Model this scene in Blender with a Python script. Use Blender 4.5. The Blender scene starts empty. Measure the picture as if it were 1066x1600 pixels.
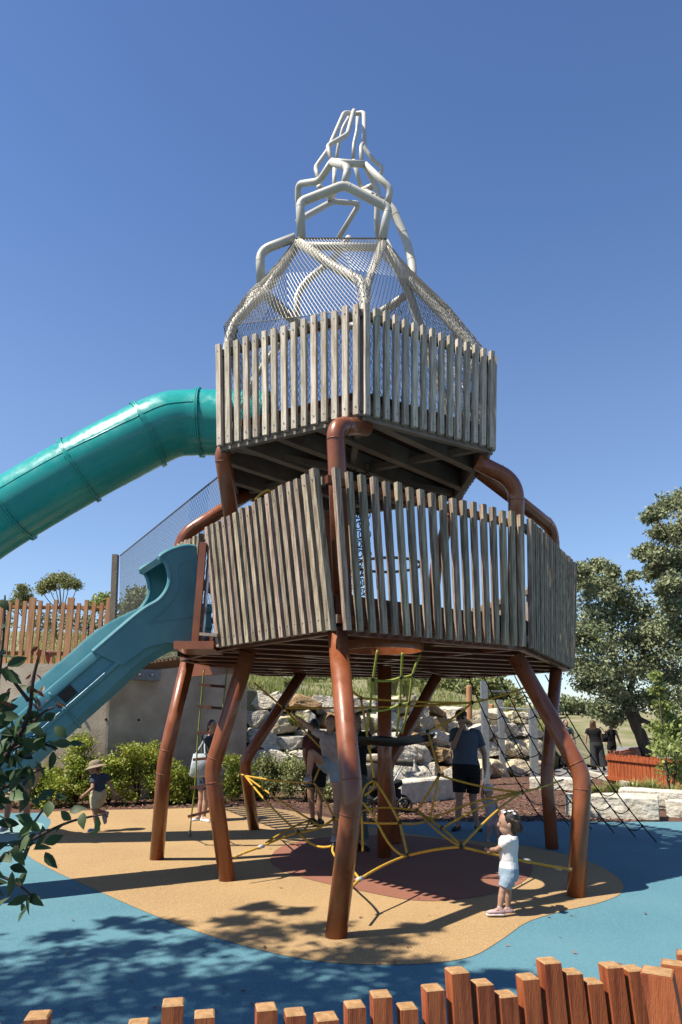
import bpy, bmesh, math, random
import numpy as np
from mathutils import Vector, Matrix, noise
R = math.radians
S = bpy.context.scene
# ---------------------------------------------------------------- camera
F, HC, PITCH, HOR = 1100.0, 1.6, R(7.0), 1130.0
CY = HOR - F * math.tan(PITCH)
cam = bpy.data.cameras.new('camera'); camo = bpy.data.objects.new('camera', cam)
S.collection.objects.link(camo); S.camera = camo
camo.location = (0, 0, HC); camo.rotation_euler = (R(90) + PITCH, 0, 0)
cam.sensor_fit = 'VERTICAL'; cam.sensor_height = 36; cam.sensor_width = 24
cam.lens = 36 * F / 1600; cam.shift_y = (CY - 800) / 1600; cam.clip_start = .05; cam.clip_end = 2000
# ---------------------------------------------------------------- light
SUN_EL = R(58.5); SUN_H = Vector((.905, .425))      # horizontal direction the light travels
w = bpy.data.worlds.new('World'); S.world = w; w.use_nodes = True
nt = w.node_tree; bg = nt.nodes['Background']
sky = nt.nodes.new('ShaderNodeTexSky'); sky.sky_type = 'NISHITA'; sky.sun_disc = False
sky.sun_elevation = SUN_EL; sky.sun_rotation = math.atan2(-SUN_H.x, -SUN_H.y)
sky.air_density = 1.0; sky.dust_density = 0.4; sky.ozone_density = 2.5; sky.altitude = 50
tcw = nt.nodes.new('ShaderNodeTexCoord'); sxyz = nt.nodes.new('ShaderNodeSeparateXYZ'); nt.links.new(tcw.outputs['Generated'], sxyz.inputs[0])
rw = nt.nodes.new('ShaderNodeValToRGB'); nt.links.new(sxyz.outputs['Z'], rw.inputs[0]); mw = nt.nodes.new('ShaderNodeMix'); mw.data_type = 'RGBA'; mw.blend_type = 'MULTIPLY'; mw.inputs[0].default_value = 1
rw.color_ramp.elements[0].position = .1; rw.color_ramp.elements[0].color = (1.0, 1.02, 1.08, 1)
for p_, c_ in ((.4, (1.02, 1.06, 1.16)), (.6, (.80, .93, 1.12)), (.78, (.68, .80, 1.02))): rw.color_ramp.elements.new(p_).color = (*c_, 1)
rw.color_ramp.elements[-1].position = 1; rw.color_ramp.elements[-1].color = (.64, .76, .98, 1)
nt.links.new(sky.outputs[0], mw.inputs[6]); nt.links.new(rw.outputs[0], mw.inputs[7])
nt.links.new(mw.outputs[2], bg.inputs[0]); bg.inputs[1].default_value = .075
sl = bpy.data.lights.new('sun', 'SUN'); sl.energy = 5.0; sl.angle = R(.5); sl.color = (1, .925, .80)
so = bpy.data.objects.new('sun', sl); S.collection.objects.link(so)
so.rotation_euler = Vector((SUN_H.x * math.cos(SUN_EL), SUN_H.y * math.cos(SUN_EL), -math.sin(SUN_EL))).to_track_quat('-Z', 'Y').to_euler()
so.location = (-6, -2, 20)
S.view_settings.view_transform = 'Standard'; S.view_settings.look = 'None'
S.view_settings.exposure = 1.05; S.view_settings.gamma = 1
S.render.engine = 'CYCLES'; S.cycles.max_bounces = 8; S.cycles.transparent_max_bounces = 16
# ---------------------------------------------------------------- photo pixel -> world
_cp, _sp = math.cos(PITCH), math.sin(PITCH)
def ray(px, py):
    u = (px - 533) / F; v = (CY - py) / F
    return Vector((u, _cp - v * _sp, _sp + v * _cp))
def P(px, py, Y):
    d = ray(px, py); t = Y / d.y
    return Vector((d.x * t, Y, HC + d.z * t))
def G(px, py, z=0.0):
    d = ray(px, py); t = (z - HC) / d.z
    return Vector((d.x * t, d.y * t, z))
# ---------------------------------------------------------------- materials
MATS = {}; KA = .53
def mat(name, a, b=None, scale=8, rough=.6, bump=0, bscale=60, metal=0, island=0, stretch=None, spec=.35,
        trans=0, detail=4, ramp=(.35, .65), bdist=.02, coat=0, flecks=None, rvar=0):
    m = bpy.data.materials.new(name); m.use_nodes = True; n = m.node_tree; N = n.nodes; L = n.links
    p = N['Principled BSDF']; p.inputs['Roughness'].default_value = rough; p.inputs['Metallic'].default_value = metal
    p.inputs['Specular IOR Level'].default_value = spec; p.inputs['Coat Weight'].default_value = coat
    b = b or a; a = tuple(x * KA for x in a); b = tuple(x * KA for x in b)
    tc = N.new('ShaderNodeTexCoord'); mp = N.new('ShaderNodeMapping')
    L.new(tc.outputs['Object'], mp.inputs[0])
    if stretch: mp.inputs['Scale'].default_value = stretch
    nz = N.new('ShaderNodeTexNoise'); nz.inputs['Scale'].default_value = scale; nz.inputs['Detail'].default_value = detail
    L.new(mp.outputs[0], nz.inputs['Vector'])
    rp = N.new('ShaderNodeValToRGB'); L.new(nz.outputs['Fac'], rp.inputs[0])
    rp.color_ramp.elements[0].position, rp.color_ramp.elements[1].position = ramp
    rp.color_ramp.elements[0].color = (*a, 1); rp.color_ramp.elements[1].color = (*b, 1)
    col = rp.outputs[0]
    if flecks:                      # (colour, scale, amount): granules / speckle of another colour
        f = N.new('ShaderNodeTexVoronoi'); f.inputs['Scale'].default_value = flecks[1]; L.new(tc.outputs['Object'], f.inputs['Vector'])
        sp = N.new('ShaderNodeSeparateColor'); L.new(f.outputs['Color'], sp.inputs[0])
        gt = N.new('ShaderNodeMath'); gt.operation = 'LESS_THAN'; gt.inputs[1].default_value = flecks[2]; L.new(sp.outputs[0], gt.inputs[0])
        mx = N.new('ShaderNodeMix'); mx.data_type = 'RGBA'; L.new(gt.outputs[0], mx.inputs[0]); L.new(col, mx.inputs[6])
        mx.inputs[7].default_value = (*[x * KA for x in flecks[0]], 1); col = mx.outputs[2]
    if island:
        g = N.new('ShaderNodeNewGeometry'); hs = N.new('ShaderNodeHueSaturation')
        mr = N.new('ShaderNodeMapRange'); L.new(g.outputs['Random Per Island'], mr.inputs[0])
        mr.inputs[3].default_value = 1 - island; mr.inputs[4].default_value = 1 + island
        L.new(mr.outputs[0], hs.inputs['Value']); L.new(col, hs.inputs['Color'])
        m2 = N.new('ShaderNodeMapRange'); mu = N.new('ShaderNodeMath'); mu.operation = 'FRACT'
        ml = N.new('ShaderNodeMath'); ml.operation = 'MULTIPLY'; ml.inputs[1].default_value = 17.3
        L.new(g.outputs['Random Per Island'], ml.inputs[0]); L.new(ml.outputs[0], mu.inputs[0]); L.new(mu.outputs[0], m2.inputs[0])
        m2.inputs[3].default_value = .5 - island * .06; m2.inputs[4].default_value = .5 + island * .06
        L.new(m2.outputs[0], hs.inputs['Hue'])
        col = hs.outputs[0]
    L.new(col, p.inputs['Base Color'])
    if rvar:
        rn = N.new('ShaderNodeTexNoise'); rn.inputs['Scale'].default_value = 7; rn.inputs['Detail'].default_value = 8; rn.inputs['Roughness'].default_value = .7; L.new(tc.outputs['Object'], rn.inputs['Vector'])
        rm = N.new('ShaderNodeMapRange'); L.new(rn.outputs['Fac'], rm.inputs[0]); rm.inputs[1].default_value = .35; rm.inputs[2].default_value = .7; rm.inputs[3].default_value = rough - rvar * .4; rm.inputs[4].default_value = rough + rvar; L.new(rm.outputs[0], p.inputs['Roughness'])
    if bump:
        bn = N.new('ShaderNodeTexNoise'); bn.inputs['Scale'].default_value = bscale; bn.inputs['Detail'].default_value = 5
        L.new(mp.outputs[0], bn.inputs['Vector'])
        bp = N.new('ShaderNodeBump'); bp.inputs['Strength'].default_value = bump; bp.inputs['Distance'].default_value = bdist
        L.new(bn.outputs['Fac'], bp.inputs['Height']); L.new(bp.outputs[0], p.inputs['Normal'])
    if trans:
        t = N.new('ShaderNodeBsdfTranslucent'); ms = N.new('ShaderNodeMixShader'); ms.inputs[0].default_value = trans
        hs2 = N.new('ShaderNodeHueSaturation'); hs2.inputs['Value'].default_value = 1.6; L.new(col, hs2.inputs['Color'])
        L.new(hs2.outputs[0], t.inputs[0]); L.new(p.outputs[0], ms.inputs[1]); L.new(t.outputs[0], ms.inputs[2])
        L.new(ms.outputs[0], N['Material Output'].inputs[0])
    MATS[name] = m; return m
M = MATS
mat('blue_rubber', (.095, .245, .31), (.13, .30, .36), .8, .85, .5, 260, flecks=((.15, .37, .46), 190, .3), bdist=.006)
mat('tan_rubber', (.43, .27, .115), (.53, .335, .145), .9, .85, .5, 260, flecks=((.66, .46, .24), 190, .3), bdist=.006)
mat('red_rubber', (.34, .13, .08), (.40, .155, .095), 1.5, .85, .5, 260, flecks=((.36, .16, .10), 190, .3), bdist=.006)
mat('aqua_rubber', (.28, .46, .46), (.33, .52, .50), 1.5, .85, .5, 260, bdist=.006)
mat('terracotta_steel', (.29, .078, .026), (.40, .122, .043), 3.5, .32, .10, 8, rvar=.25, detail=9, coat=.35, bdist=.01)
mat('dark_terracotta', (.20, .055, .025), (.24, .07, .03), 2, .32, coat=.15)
mat('cream_steel', (.82, .78, .66), (.94, .90, .79), 4, .4, coat=.1)
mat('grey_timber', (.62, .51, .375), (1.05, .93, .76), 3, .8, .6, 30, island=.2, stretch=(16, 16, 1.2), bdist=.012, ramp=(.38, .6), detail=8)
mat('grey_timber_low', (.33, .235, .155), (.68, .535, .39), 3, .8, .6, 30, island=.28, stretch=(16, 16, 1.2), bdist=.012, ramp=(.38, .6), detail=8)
mat('deck_timber', (.10, .042, .022), (.17, .075, .042), 4, .7, .3, 30, island=.25, stretch=(1, 1, 1))
mat('beam_steel', (.26, .19, .145), (.40, .32, .26), 3, .5, .1, 20)
mat('fascia_timber', (.22, .18, .14), (.27, .23, .18), 4, .8, .3, 20)
mat('galv_steel', (.30, .32, .33), (.40, .42, .43), 12, .45, metal=.3)
mat('net_steel', (.20, .19, .155), None, 12, .45, metal=.3)
mat('teal_plastic', (.02, .44, .42), (.035, .50, .46), 2, .22, .03, 6, rvar=.2, coat=.1)
mat('blue_plastic', (.095, .33, .40), (.14, .395, .46), 3, .36, .03, 10, rvar=.25, detail=9)
mat('concrete', (.46, .37, .275), (.86, .72, .555), 1.6, .9, .35, 34, detail=12, bdist=.02, ramp=(.3, .7))
mat('limestone', (.66, .59, .46), (.92, .86, .73), 5, .9, .8, 14, bdist=.04)
mat('rock_pale', (.52, .46, .35), (.98, .90, .73), 5, .9, .9, 9, bdist=.05, detail=8, ramp=(.3, .6))
mat('rock_cream', (.56, .44, .25), (.98, .84, .58), 5, .9, .9, 9, bdist=.05, detail=8, ramp=(.3, .6))
mat('rock_ochre', (.36, .20, .085), (.52, .38, .2), 4, .9, .9, 9, bdist=.05, detail=8)
mat('rock_grey', (.38, .35, .29), (.76, .71, .60), 6, .9, .9, 9, bdist=.05, detail=8)
mat('orange_timber', (.27, .068, .016), (.60, .20, .048), 3, .65, .5, 30, island=.25, stretch=(10, 10, .8), bdist=.01, detail=10, ramp=(.32, .58))
mat('paling_timber', (.50, .25, .10), (.68, .40, .18), 3, .7, .3, 30, island=.2, stretch=(10, 10, .9), bdist=.008)
mat('orange_endgrain', (.44, .25, .10), (.62, .37, .17), 30, .8, .3, 60, island=.15)
mat('asphalt', (.24, .235, .23), (.32, .31, .30), 4, .9, .4, 90)
mat('mulch', (.12, .055, .035), (.24, .125, .085), 18, .95, .9, 40, bdist=.05)
mat('mulch_chip', (.16, .07, .04), (.34, .20, .14), 5, .9, island=.5)
mat('soil', (.10, .07, .05), (.18, .14, .10), 9, .95, .8, 30, bdist=.05)
mat('ground_grass', (.22, .24, .08), (.44, .38, .24), .35, .95, .8, 20, bdist=.08, detail=8)
mat('grass_blade', (.28, .33, .08), (.50, .50, .20), 1, .7, island=.35, trans=.3)
mat('leaf_shrub', (.26, .34, .04), (.52, .56, .09), 2, .5, island=.4, trans=.3)
mat('leaf_light', (.28, .36, .08), (.46, .54, .18), 2, .5, island=.35, trans=.3)
mat('leaf_tree', (.12, .15, .06), (.22, .24, .12), .9, .55, island=.45, trans=.15)
mat('leaf_grey', (.23, .28, .13), (.44, .48, .26), 1.0, .7, island=.45, trans=.15)
mat('leaf_olive', (.24, .28, .09), (.42, .44, .18), .6, .55, island=.4, trans=.2)
mat('leaf_near', (.03, .065, .015), (.065, .115, .03), 6, .6, island=.3, trans=.12)
mat('leaf_red', (.30, .04, .03), (.18, .07, .03), 6, .5, island=.3, trans=.2)
mat('bark', (.09, .07, .05), (.18, .145, .11), 9, .9, .8, 25, stretch=(1, 1, .25), bdist=.03)
mat('twig', (.06, .03, .02), None, 9, .8)
mat('yellow_rope', (.74, .40, .03), (.9, .54, .06), 40, .6, .5, 150)
mat('lime_rope', (.30, .36, .04), (.42, .48, .09), 40, .6)
mat('green_rope', (.012, .028, .018), (.02, .04, .03), 40, .7)
mat('black_plastic', (.012, .012, .012), None, 5, .45)
mat('white_clamp', (.6, .6, .58), None, 5, .4)
mat('black_rubber', (.018, .014, .012), (.03, .024, .02), 5, .5)
mat('skin_light', (.56, .32, .22), (.62, .37, .26), 8, .5)
mat('skin_mid', (.46, .24, .15), (.52, .28, .18), 8, .5)
mat('hair_dark', (.014, .009, .007), (.035, .02, .014), 20, .4, .4, 60, stretch=(4, 4, 1))
mat('hair_brown', (.09, .04, .022), (.16, .08, .045), 20, .4, .4, 60, stretch=(4, 4, 1))
mat('hair_blond', (.34, .2, .09), (.5, .33, .17), 20, .4, .4, 60, stretch=(4, 4, 1))
mat('hair_grey', (.16, .14, .12), None, 20, .5)
def cloth(n, a, b=None, sc=14): return mat('cloth_' + n, a, b or tuple(x * 1.12 for x in a), sc, .9, .35, 24, bdist=.02)
cloth('white', (.9, .88, .88)); cloth('slate', (.11, .145, .21)); cloth('denim', (.34, .46, .58), (.42, .54, .66)); cloth('navy', (.045, .07, .12), (.055, .08, .135))
cloth('black', (.009, .009, .011)); cloth('charcoal', (.05, .055, .062)); cloth('teal', (.085, .125, .13)); cloth('dress', (.05, .05, .056))
cloth('cream', (.66, .58, .38)); cloth('khaki', (.26, .25, .20)); cloth('pink', (.66, .46, .48)); cloth('tan', (.33, .26, .18))
cloth('lilac', (.55, .50, .56)); cloth('tote', (.55, .62, .68)); cloth('print', (.50, .38, .37), (.62, .56, .54)); cloth('maroon', (.12, .03, .035))
# ---------------------------------------------------------------- object helpers
ORI = {}
def tagset(o, label=None, cat=None, group=None, kind=None):
    if label: o['label'] = label
    if cat: o['category'] = cat
    if group: o['group'] = group
    if kind: o['kind'] = kind
    return o
def thing(name, label, cat, loc, group=None):
    o = bpy.data.objects.new(name, None); S.collection.objects.link(o); o.location = loc
    o.empty_display_size = .1; ORI[o.name] = Vector(loc)
    return tagset(o, label, cat, group)
class MB:
    def __init__(s): s.v = []; s.f = []; s.mi = []
    def add(s, vs, fs, mi=0):
        b = len(s.v); s.v += [tuple(v) for v in vs]; s.f += [tuple(b + i for i in f) for f in fs]; s.mi += [mi] * len(fs); return s
    def hexa(s, c, mi=0):           # 8 corners: bottom 4 ccw, top 4 ccw
        return s.add(c, [(3, 2, 1, 0), (4, 5, 6, 7), (0, 1, 5, 4), (1, 2, 6, 5), (2, 3, 7, 6), (3, 0, 4, 7)], mi)
    def box(s, c, half, ax=None, mi=0):
        c = Vector(c); X, Y, Z = ax or (Vector((1, 0, 0)), Vector((0, 1, 0)), Vector((0, 0, 1)))
        q = [(-1, -1), (1, -1), (1, 1), (-1, 1)]
        return s.hexa([c + X * half[0] * i + Y * half[1] * j + Z * half[2] * k for k in (-1, 1) for i, j in q], mi)
    def bar(s, a, b, w, h, up=(0, 0, 1), mi=0):     # rectangular bar a->b, w across, h along up
        a, b = Vector(a), Vector(b); d = (b - a).normalized(); u = Vector(up); x = d.cross(u).normalized(); u = x.cross(d)
        return s.hexa([p + x * w / 2 * i + u * h / 2 * j for p in (a, b) for i, j in ((-1, -1), (1, -1), (1, 1), (-1, 1))], mi)
    def tube(s, pts, r, n=10, mi=0, cap=True, closed=False):
        pts = [Vector(p) for p in pts]; m = len(pts); rr = r if isinstance(r, (list, tuple)) else [r] * m
        ref = None; rings = []
        for i, p in enumerate(pts):
            if closed: t = pts[(i + 1) % m] - pts[i - 1]
            else: t = pts[min(i + 1, m - 1)] - pts[max(i - 1, 0)]
            t = t.normalized()
            if ref is None:
                ref = Vector((0, 0, 1)) if abs(t.z) < .9 else Vector((1, 0, 0))
            x = (ref - t * ref.dot(t)).normalized(); ref = x; y = t.cross(x)
            rings.append([p + (x * math.cos(2 * math.pi * k / n) + y * math.sin(2 * math.pi * k / n)) * rr[i] for k in range(n)])
        vs = [v for rg in rings for v in rg]; fs = []
        for i in range(m if closed else m - 1):
            j = (i + 1) % m
            for k in range(n):
                k2 = (k + 1) % n; fs.append((i * n + k, i * n + k2, j * n + k2, j * n + k))
        if cap and not closed:
            fs.append(tuple(range(n - 1, -1, -1))); fs.append(tuple((m - 1) * n + k for k in range(n)))
        return s.add(vs, fs, mi)
    def ring(s, c, axis, R0, r, n=24, k=6, mi=0):
        c = Vector(c); a = Vector(axis).normalized(); x = a.orthogonal().normalized(); y = a.cross(x)
        return s.tube([c + (x * math.cos(2 * math.pi * i / n) + y * math.sin(2 * math.pi * i / n)) * R0 for i in range(n)], r, k, mi, closed=True)
    def loft(s, secs, n=14, mi=0):  # (centre, halfwidth vec, halfdepth vec)
        vs = []; m = len(secs)
        for c, a, b in secs:
            for k in range(n):
                t = 2 * math.pi * k / n; vs.append(Vector(c) + Vector(a) * math.cos(t) + Vector(b) * math.sin(t))
        fs = [(i * n + k, i * n + (k + 1) % n, (i + 1) * n + (k + 1) % n, (i + 1) * n + k) for i in range(m - 1) for k in range(n)]
        fs += [tuple(range(n - 1, -1, -1)), tuple((m - 1) * n + k for k in range(n))]
        return s.add(vs, fs, mi)
    def ell(s, c, rad, ax=None, mi=0, n=12, m=8):
        c = Vector(c); X, Y, Z = ax or (Vector((1, 0, 0)), Vector((0, 1, 0)), Vector((0, 0, 1)))
        if not isinstance(rad, (tuple, list)): rad = (rad,) * 3
        vs = [c - Z * rad[2]]; 
        for i in range(1, m):
            ph = math.pi * i / m - math.pi / 2
            for k in range(n):
                t = 2 * math.pi * k / n
                vs.append(c + X * rad[0] * math.cos(ph) * math.cos(t) + Y * rad[1] * math.cos(ph) * math.sin(t) + Z * rad[2] * math.sin(ph))
        vs.append(c + Z * rad[2]); e = len(vs) - 1; fs = []
        for k in range(n):
            fs.append((0, 1 + (k + 1) % n, 1 + k)); fs.append((e, e - n + k, e - n + (k + 1) % n))
            for i in range(m - 2): fs.append((1 + i * n + k, 1 + i * n + (k + 1) % n, 1 + (i + 1) * n + (k + 1) % n, 1 + (i + 1) * n + k))
        return s.add(vs, fs, mi)
    def cap(s, a, b, r0, r1, n=10, mi=0):           # capsule
        a, b = Vector(a), Vector(b); d = b - a; L = d.length
        if L < 1e-5: return s.ell(a, r0)
        d /= L; pts = []; rr = []
        for t in (-1, -.85, -.5): pts.append(a + d * r0 * t); rr.append(r0 * math.sqrt(max(1 - t * t, .02)))
        pts.append(a); rr.append(r0); pts.append(b); rr.append(r1)
        for t in (.5, .85, 1): pts.append(b + d * r1 * t); rr.append(r1 * math.sqrt(max(1 - t * t, .02)))
        return s.tube(pts, rr, n, mi)
    def prism(s, poly, axis, t, mi=0):              # planar polygon extruded +-t/2 along axis
        a = Vector(axis).normalized() * t / 2; n = len(poly); poly = [Vector(p) for p in poly]
        vs = [p - a for p in poly] + [p + a for p in poly]
        fs = [tuple(range(n - 1, -1, -1)), tuple(range(n, 2 * n))] + [(i, (i + 1) % n, n + (i + 1) % n, n + i) for i in range(n)]
        return s.add(vs, fs, mi)
    def mesh(s, name, mats, o=(0, 0, 0), smooth=False):
        me = bpy.data.meshes.new(name); ox = Vector(o)
        me.from_pydata([(v[0] - ox.x, v[1] - ox.y, v[2] - ox.z) for v in s.v], [], s.f)
        for q in (mats if isinstance(mats, (list, tuple)) else [mats]): me.materials.append(M[q])
        if any(s.mi): me.polygons.foreach_set('material_index', s.mi)
        if smooth: me.polygons.foreach_set('use_smooth', [True] * len(me.polygons))
        me.update(); return me
    def build(s, name, mats, parent=None, smooth=False, fixn=False, auto=None, label=None):
        o_ = Vector((0, 0, 0))
        if parent is not None: o_ = ORI[parent.name]
        elif s.v: # origin at base centre
            a = np.array(s.v); o_ = Vector(((a[:, 0].min() + a[:, 0].max()) / 2, (a[:, 1].min() + a[:, 1].max()) / 2, a[:, 2].min()))
        me = s.mesh(name, mats, o_, smooth)
        if fixn:
            bm = bmesh.new(); bm.from_mesh(me); bmesh.ops.recalc_face_normals(bm, faces=bm.faces); bm.to_mesh(me); bm.free()
        if auto: me.set_sharp_from_angle(angle=R(auto)) if smooth else None
        ob = bpy.data.objects.new(name, me); S.collection.objects.link(ob)
        if parent is not None: ob.parent = parent
        else: ob.location = o_
        ORI[ob.name] = o_
        if label: ob['label'] = label
        return ob
def single(mb, name, mats, label, cat, group=None, kind=None, **k):
    return tagset(mb.build(name, mats, **k), label, cat, group, kind)
def fillet(pts, rad, n=6, closed=False):
    pts = [Vector(p) for p in pts]; out = [pts[0]]
    rl = rad if isinstance(rad, (list, tuple)) else [rad] * len(pts)
    for i in range(1, len(pts) - 1):
        a, b, c = pts[i - 1], pts[i], pts[i + 1]; d1 = (a - b); d2 = (c - b)
        r = min(rl[i], d1.length * .45, d2.length * .45); p, q = b + d1.normalized() * r, b + d2.normalized() * r
        for k in range(n + 1):
            t = k / n; out.append(p * (1 - t) ** 2 + b * 2 * t * (1 - t) + q * t * t)
    out.append(pts[-1]); return out
def smoothpath(pts, n=8):
    pts = [Vector(p) for p in pts]; out = []
    for i in range(len(pts) - 1):
        p0, p1, p2, p3 = pts[max(i - 1, 0)], pts[i], pts[i + 1], pts[min(i + 2, len(pts) - 1)]
        for k in range(n):
            t = k / n
            out.append(.5 * ((2 * p1) + (p2 - p0) * t + (2 * p0 - 5 * p1 + 4 * p2 - p3) * t * t + (3 * p1 - p0 - 3 * p2 + p3) * t ** 3))
    out.append(pts[-1]); return out
def lerp(a, b, t): return a * (1 - t) + b * t
def bil(q, u, v):   # quad corners q = [bl, br, tr, tl]
    return lerp(lerp(q[0], q[1], u), lerp(q[3], q[2], u), v)
# ================================================================= SETTING
rnd = random.Random(5)
def sheet(name, pts, z, m, label=None, kind='structure', sub=0):
    mb = MB(); mb.add([(p.x, p.y, z) for p in pts], [tuple(range(len(pts)))])
    o = mb.build(name, m, fixn=True)
    if o.data.polygons[0].normal.z < 0: o.data.flip_normals()
    tagset(o, kind=kind); return o
sheet('ground', [Vector(p) for p in ((-900, -300, 0), (900, -300, 0), (900, 1500, 0), (-900, 1500, 0))], -.03, 'soil')
bl = [(-9, -2), (9, -2), (9, 8.2)]
backr = [G(x, y) for x, y in ((1066, 1284), (980, 1284), (900, 1283), (820, 1282), (700, 1283), (620, 1285), (560, 1288), (500, 1278), (440, 1268), (400, 1266), (330, 1267), (200, 1270), (60, 1270), (-120, 1272))]
sheet('blue_play_surface', [Vector((-9, -2, 0)), Vector((12, -2, 0)), Vector((12, 11.4, 0))] + backr + [Vector((-9, 11.8, 0))], 0, 'blue_rubber')
def closed_curve(px, n=6):
    p = [G(x, y) for x, y in px]; k = len(p); out = []
    for i in range(k):
        p0, p1, p2, p3 = p[i - 1], p[i], p[(i + 1) % k], p[(i + 2) % k]
        for j in range(n):
            t = j / n; out.append(.5 * ((2 * p1) + (p2 - p0) * t + (2 * p0 - 5 * p1 + 4 * p2 - p3) * t * t + (3 * p1 - p0 - 3 * p2 + p3) * t ** 3))
    return out
sheet('tan_play_patch', closed_curve([(43, 1333), (66, 1306), (80, 1284), (72, 1270), (140, 1266.5), (260, 1264), (400, 1261), (480, 1272), (540, 1283), (620, 1300), (720, 1312), (820, 1322), (916, 1345), (966, 1372), (972, 1394), (940, 1410), (880, 1424), (825, 1441), (785, 1468), (740, 1494), (680, 1505), (600, 1508), (500, 1503), (400, 1483), (300, 1453), (220, 1422), (130, 1382), (75, 1356)]), .004, 'tan_rubber')
sheet('red_play_patch', closed_curve([(423, 1342), (445, 1322), (520, 1308), (620, 1306), (730, 1318), (815, 1342), (832, 1362), (800, 1388), (730, 1405), (650, 1408), (560, 1392), (480, 1374), (436, 1358)]), .008, 'red_rubber')
sheet('aqua_play_patch', closed_curve([(-80, 1312), (-60, 1282), (20, 1281), (66, 1287), (62, 1300), (30, 1316), (-20, 1326)]), .004, 'aqua_rubber')
# retaining line: (x, y, ztop, slope back)
RL = [(-16, 15.1, 2.8, .16), (-7.0, 15.1, 2.8, .16), (-4.6, 15.4, 2.8, .16), (-2.5, 17.6, 2.6, .11), (-1.4, 18.9, 2.35, .08), (1.5, 20.2, 2.05, .095), (3.6, 22.6, 1.9, .085), (6.4, 23.8, 1.5, .05), (8.0, 26.0, .5, .03)]
def hill_mesh():
    mb = MB(); cols = []
    for i in range(len(RL) - 1):
        for k in range(6):
            t = k / 6; cols.append([RL[i][j] * (1 - t) + RL[i + 1][j] * t for j in range(4)])
    cols.append(list(RL[-1])); rows = [0, .4, 1, 2, 3, 4.5, 6, 8, 11, 15, 20, 27, 36, 50, 75, 120, 200]
    vs = []
    for c in cols:
        for j, t in enumerate(rows):
            k = 1 + t / c[1]
            z = c[2] + c[3] * min(t, 30) + (.02 * (t - 30) if t > 30 else 0) + (noise.noise(Vector((c[0] * k * .3, (c[1] + t) * .3, 0))) * .25 * min(1, t / 4))
            if j == 0: z = c[2] - .12
            vs.append((c[0] * k, c[1] + t + .2, z))
    n = len(rows); fs = [(i * n + j, (i + 1) * n + j, (i + 1) * n + j + 1, i * n + j + 1) for i in range(len(cols) - 1) for j in range(n - 1)]
    b = len(vs)                                   # skirts down to the ground
    for i in range(len(cols)): v = vs[i * n]; vs.append((v[0], v[1] + .1, -.05))
    for i in range(len(cols) - 1): fs.append((b + i, b + i + 1, (i + 1) * n, i * n))
    b2 = len(vs); L = len(cols) - 1
    for j in range(n): v = vs[L * n + j]; vs.append((v[0] + .8 + v[2] * 2.2, v[1], -.05))
    for j in range(n - 1): fs.append((b2 + j, b2 + j + 1, L * n + j + 1, L * n + j))
    mb.add(vs, fs); o = mb.build('grass_bank', 'ground_grass', smooth=True); tagset(o, kind='structure')
    return vs, n, len(cols)
HV, HN, HCn = hill_mesh()
def hill_point(ci, rj):           # fractional column / row on the bank
    i, j = min(int(ci), HCn - 2), min(int(rj), HN - 2); u, v = ci - i, rj - j
    a, b, c, d = (Vector(HV[i * HN + j]), Vector(HV[(i + 1) * HN + j]), Vector(HV[(i + 1) * HN + j + 1]), Vector(HV[i * HN + j + 1]))
    return lerp(lerp(a, b, u), lerp(d, c, u), v)
# far hill on the right, beyond the path
mb = MB(); nx, ny = 40, 14; vs = []
for i in range(nx):
    for j in range(ny):
        x = 8 + i * 3.2; y = 50 + j * 9
        h = 3.6 * min(1, max(0, (j) / 4)) ** .8 * math.exp(-((x - 20) / 45) ** 2) + (.3 * noise.noise(Vector((x * .1, y * .1, 3))) if j else 0)
        vs.append((x, y, h - .06 if j else -.05))
mb.add(vs, [(i * ny + j, (i + 1) * ny + j, (i + 1) * ny + j + 1, i * ny + j + 1) for i in range(nx - 1) for j in range(ny - 1)])
tagset(mb.build('far_hill', 'ground_grass', smooth=True), kind='structure')
# asphalt path
path_px = [(868, 1216), (925, 1210), (962, 1224), (1066, 1262), (1180, 1300), (1190, 1190), (1066, 1168), (960, 1164), (900, 1170), (868, 1178)]
sheet('asphalt_path', [G(x, y) for x, y in path_px], -.012, 'asphalt')
# mulch bed
mul = [Vector((-9, 11.3, 0)), Vector((-9, 15.4, 0)), Vector((-4, 15.8, 0)), Vector((-2, 18, 0)), Vector((1.5, 19.8, 0)), Vector((3.8, 21.8, 0)), Vector((6.6, 23.8, 0)), Vector((8.1, 24.2, 0)), G(912, 1211), G(1000, 1238), Vector((14, 14, 0)), Vector((14, 11, 0))]
sheet('mulch_bed', mul, -.016, 'mulch')
mb = MB()
for k in range(9000):
    if k < 7200: px, py = rnd.uniform(560, 1010), 1284 - 78 * rnd.random() ** 1.3
    else: px, py = rnd.uniform(0, 560), rnd.uniform(1250, 1263)
    p = G(px, py);
    if px > 560 and p.y < 11.6: continue
    l, ww = rnd.uniform(.03, .09), rnd.uniform(.012, .03); a = rnd.uniform(0, 6.3); t = rnd.uniform(-.4, .4)
    d = Vector((math.cos(a), math.sin(a), t)) * l / 2; e = Vector((-math.sin(a), math.cos(a), rnd.uniform(-.5, .5))) * ww / 2
    p.z = rnd.uniform(-.01, .03); mb.add([p - d - e, p + d - e, p + d + e, p - d + e], [(0, 1, 2, 3)])
tagset(mb.build('mulch_chips', 'mulch_chip'), 'reddish bark chips scattered over the bed behind the blue surface', 'mulch', kind='stuff')
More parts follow.
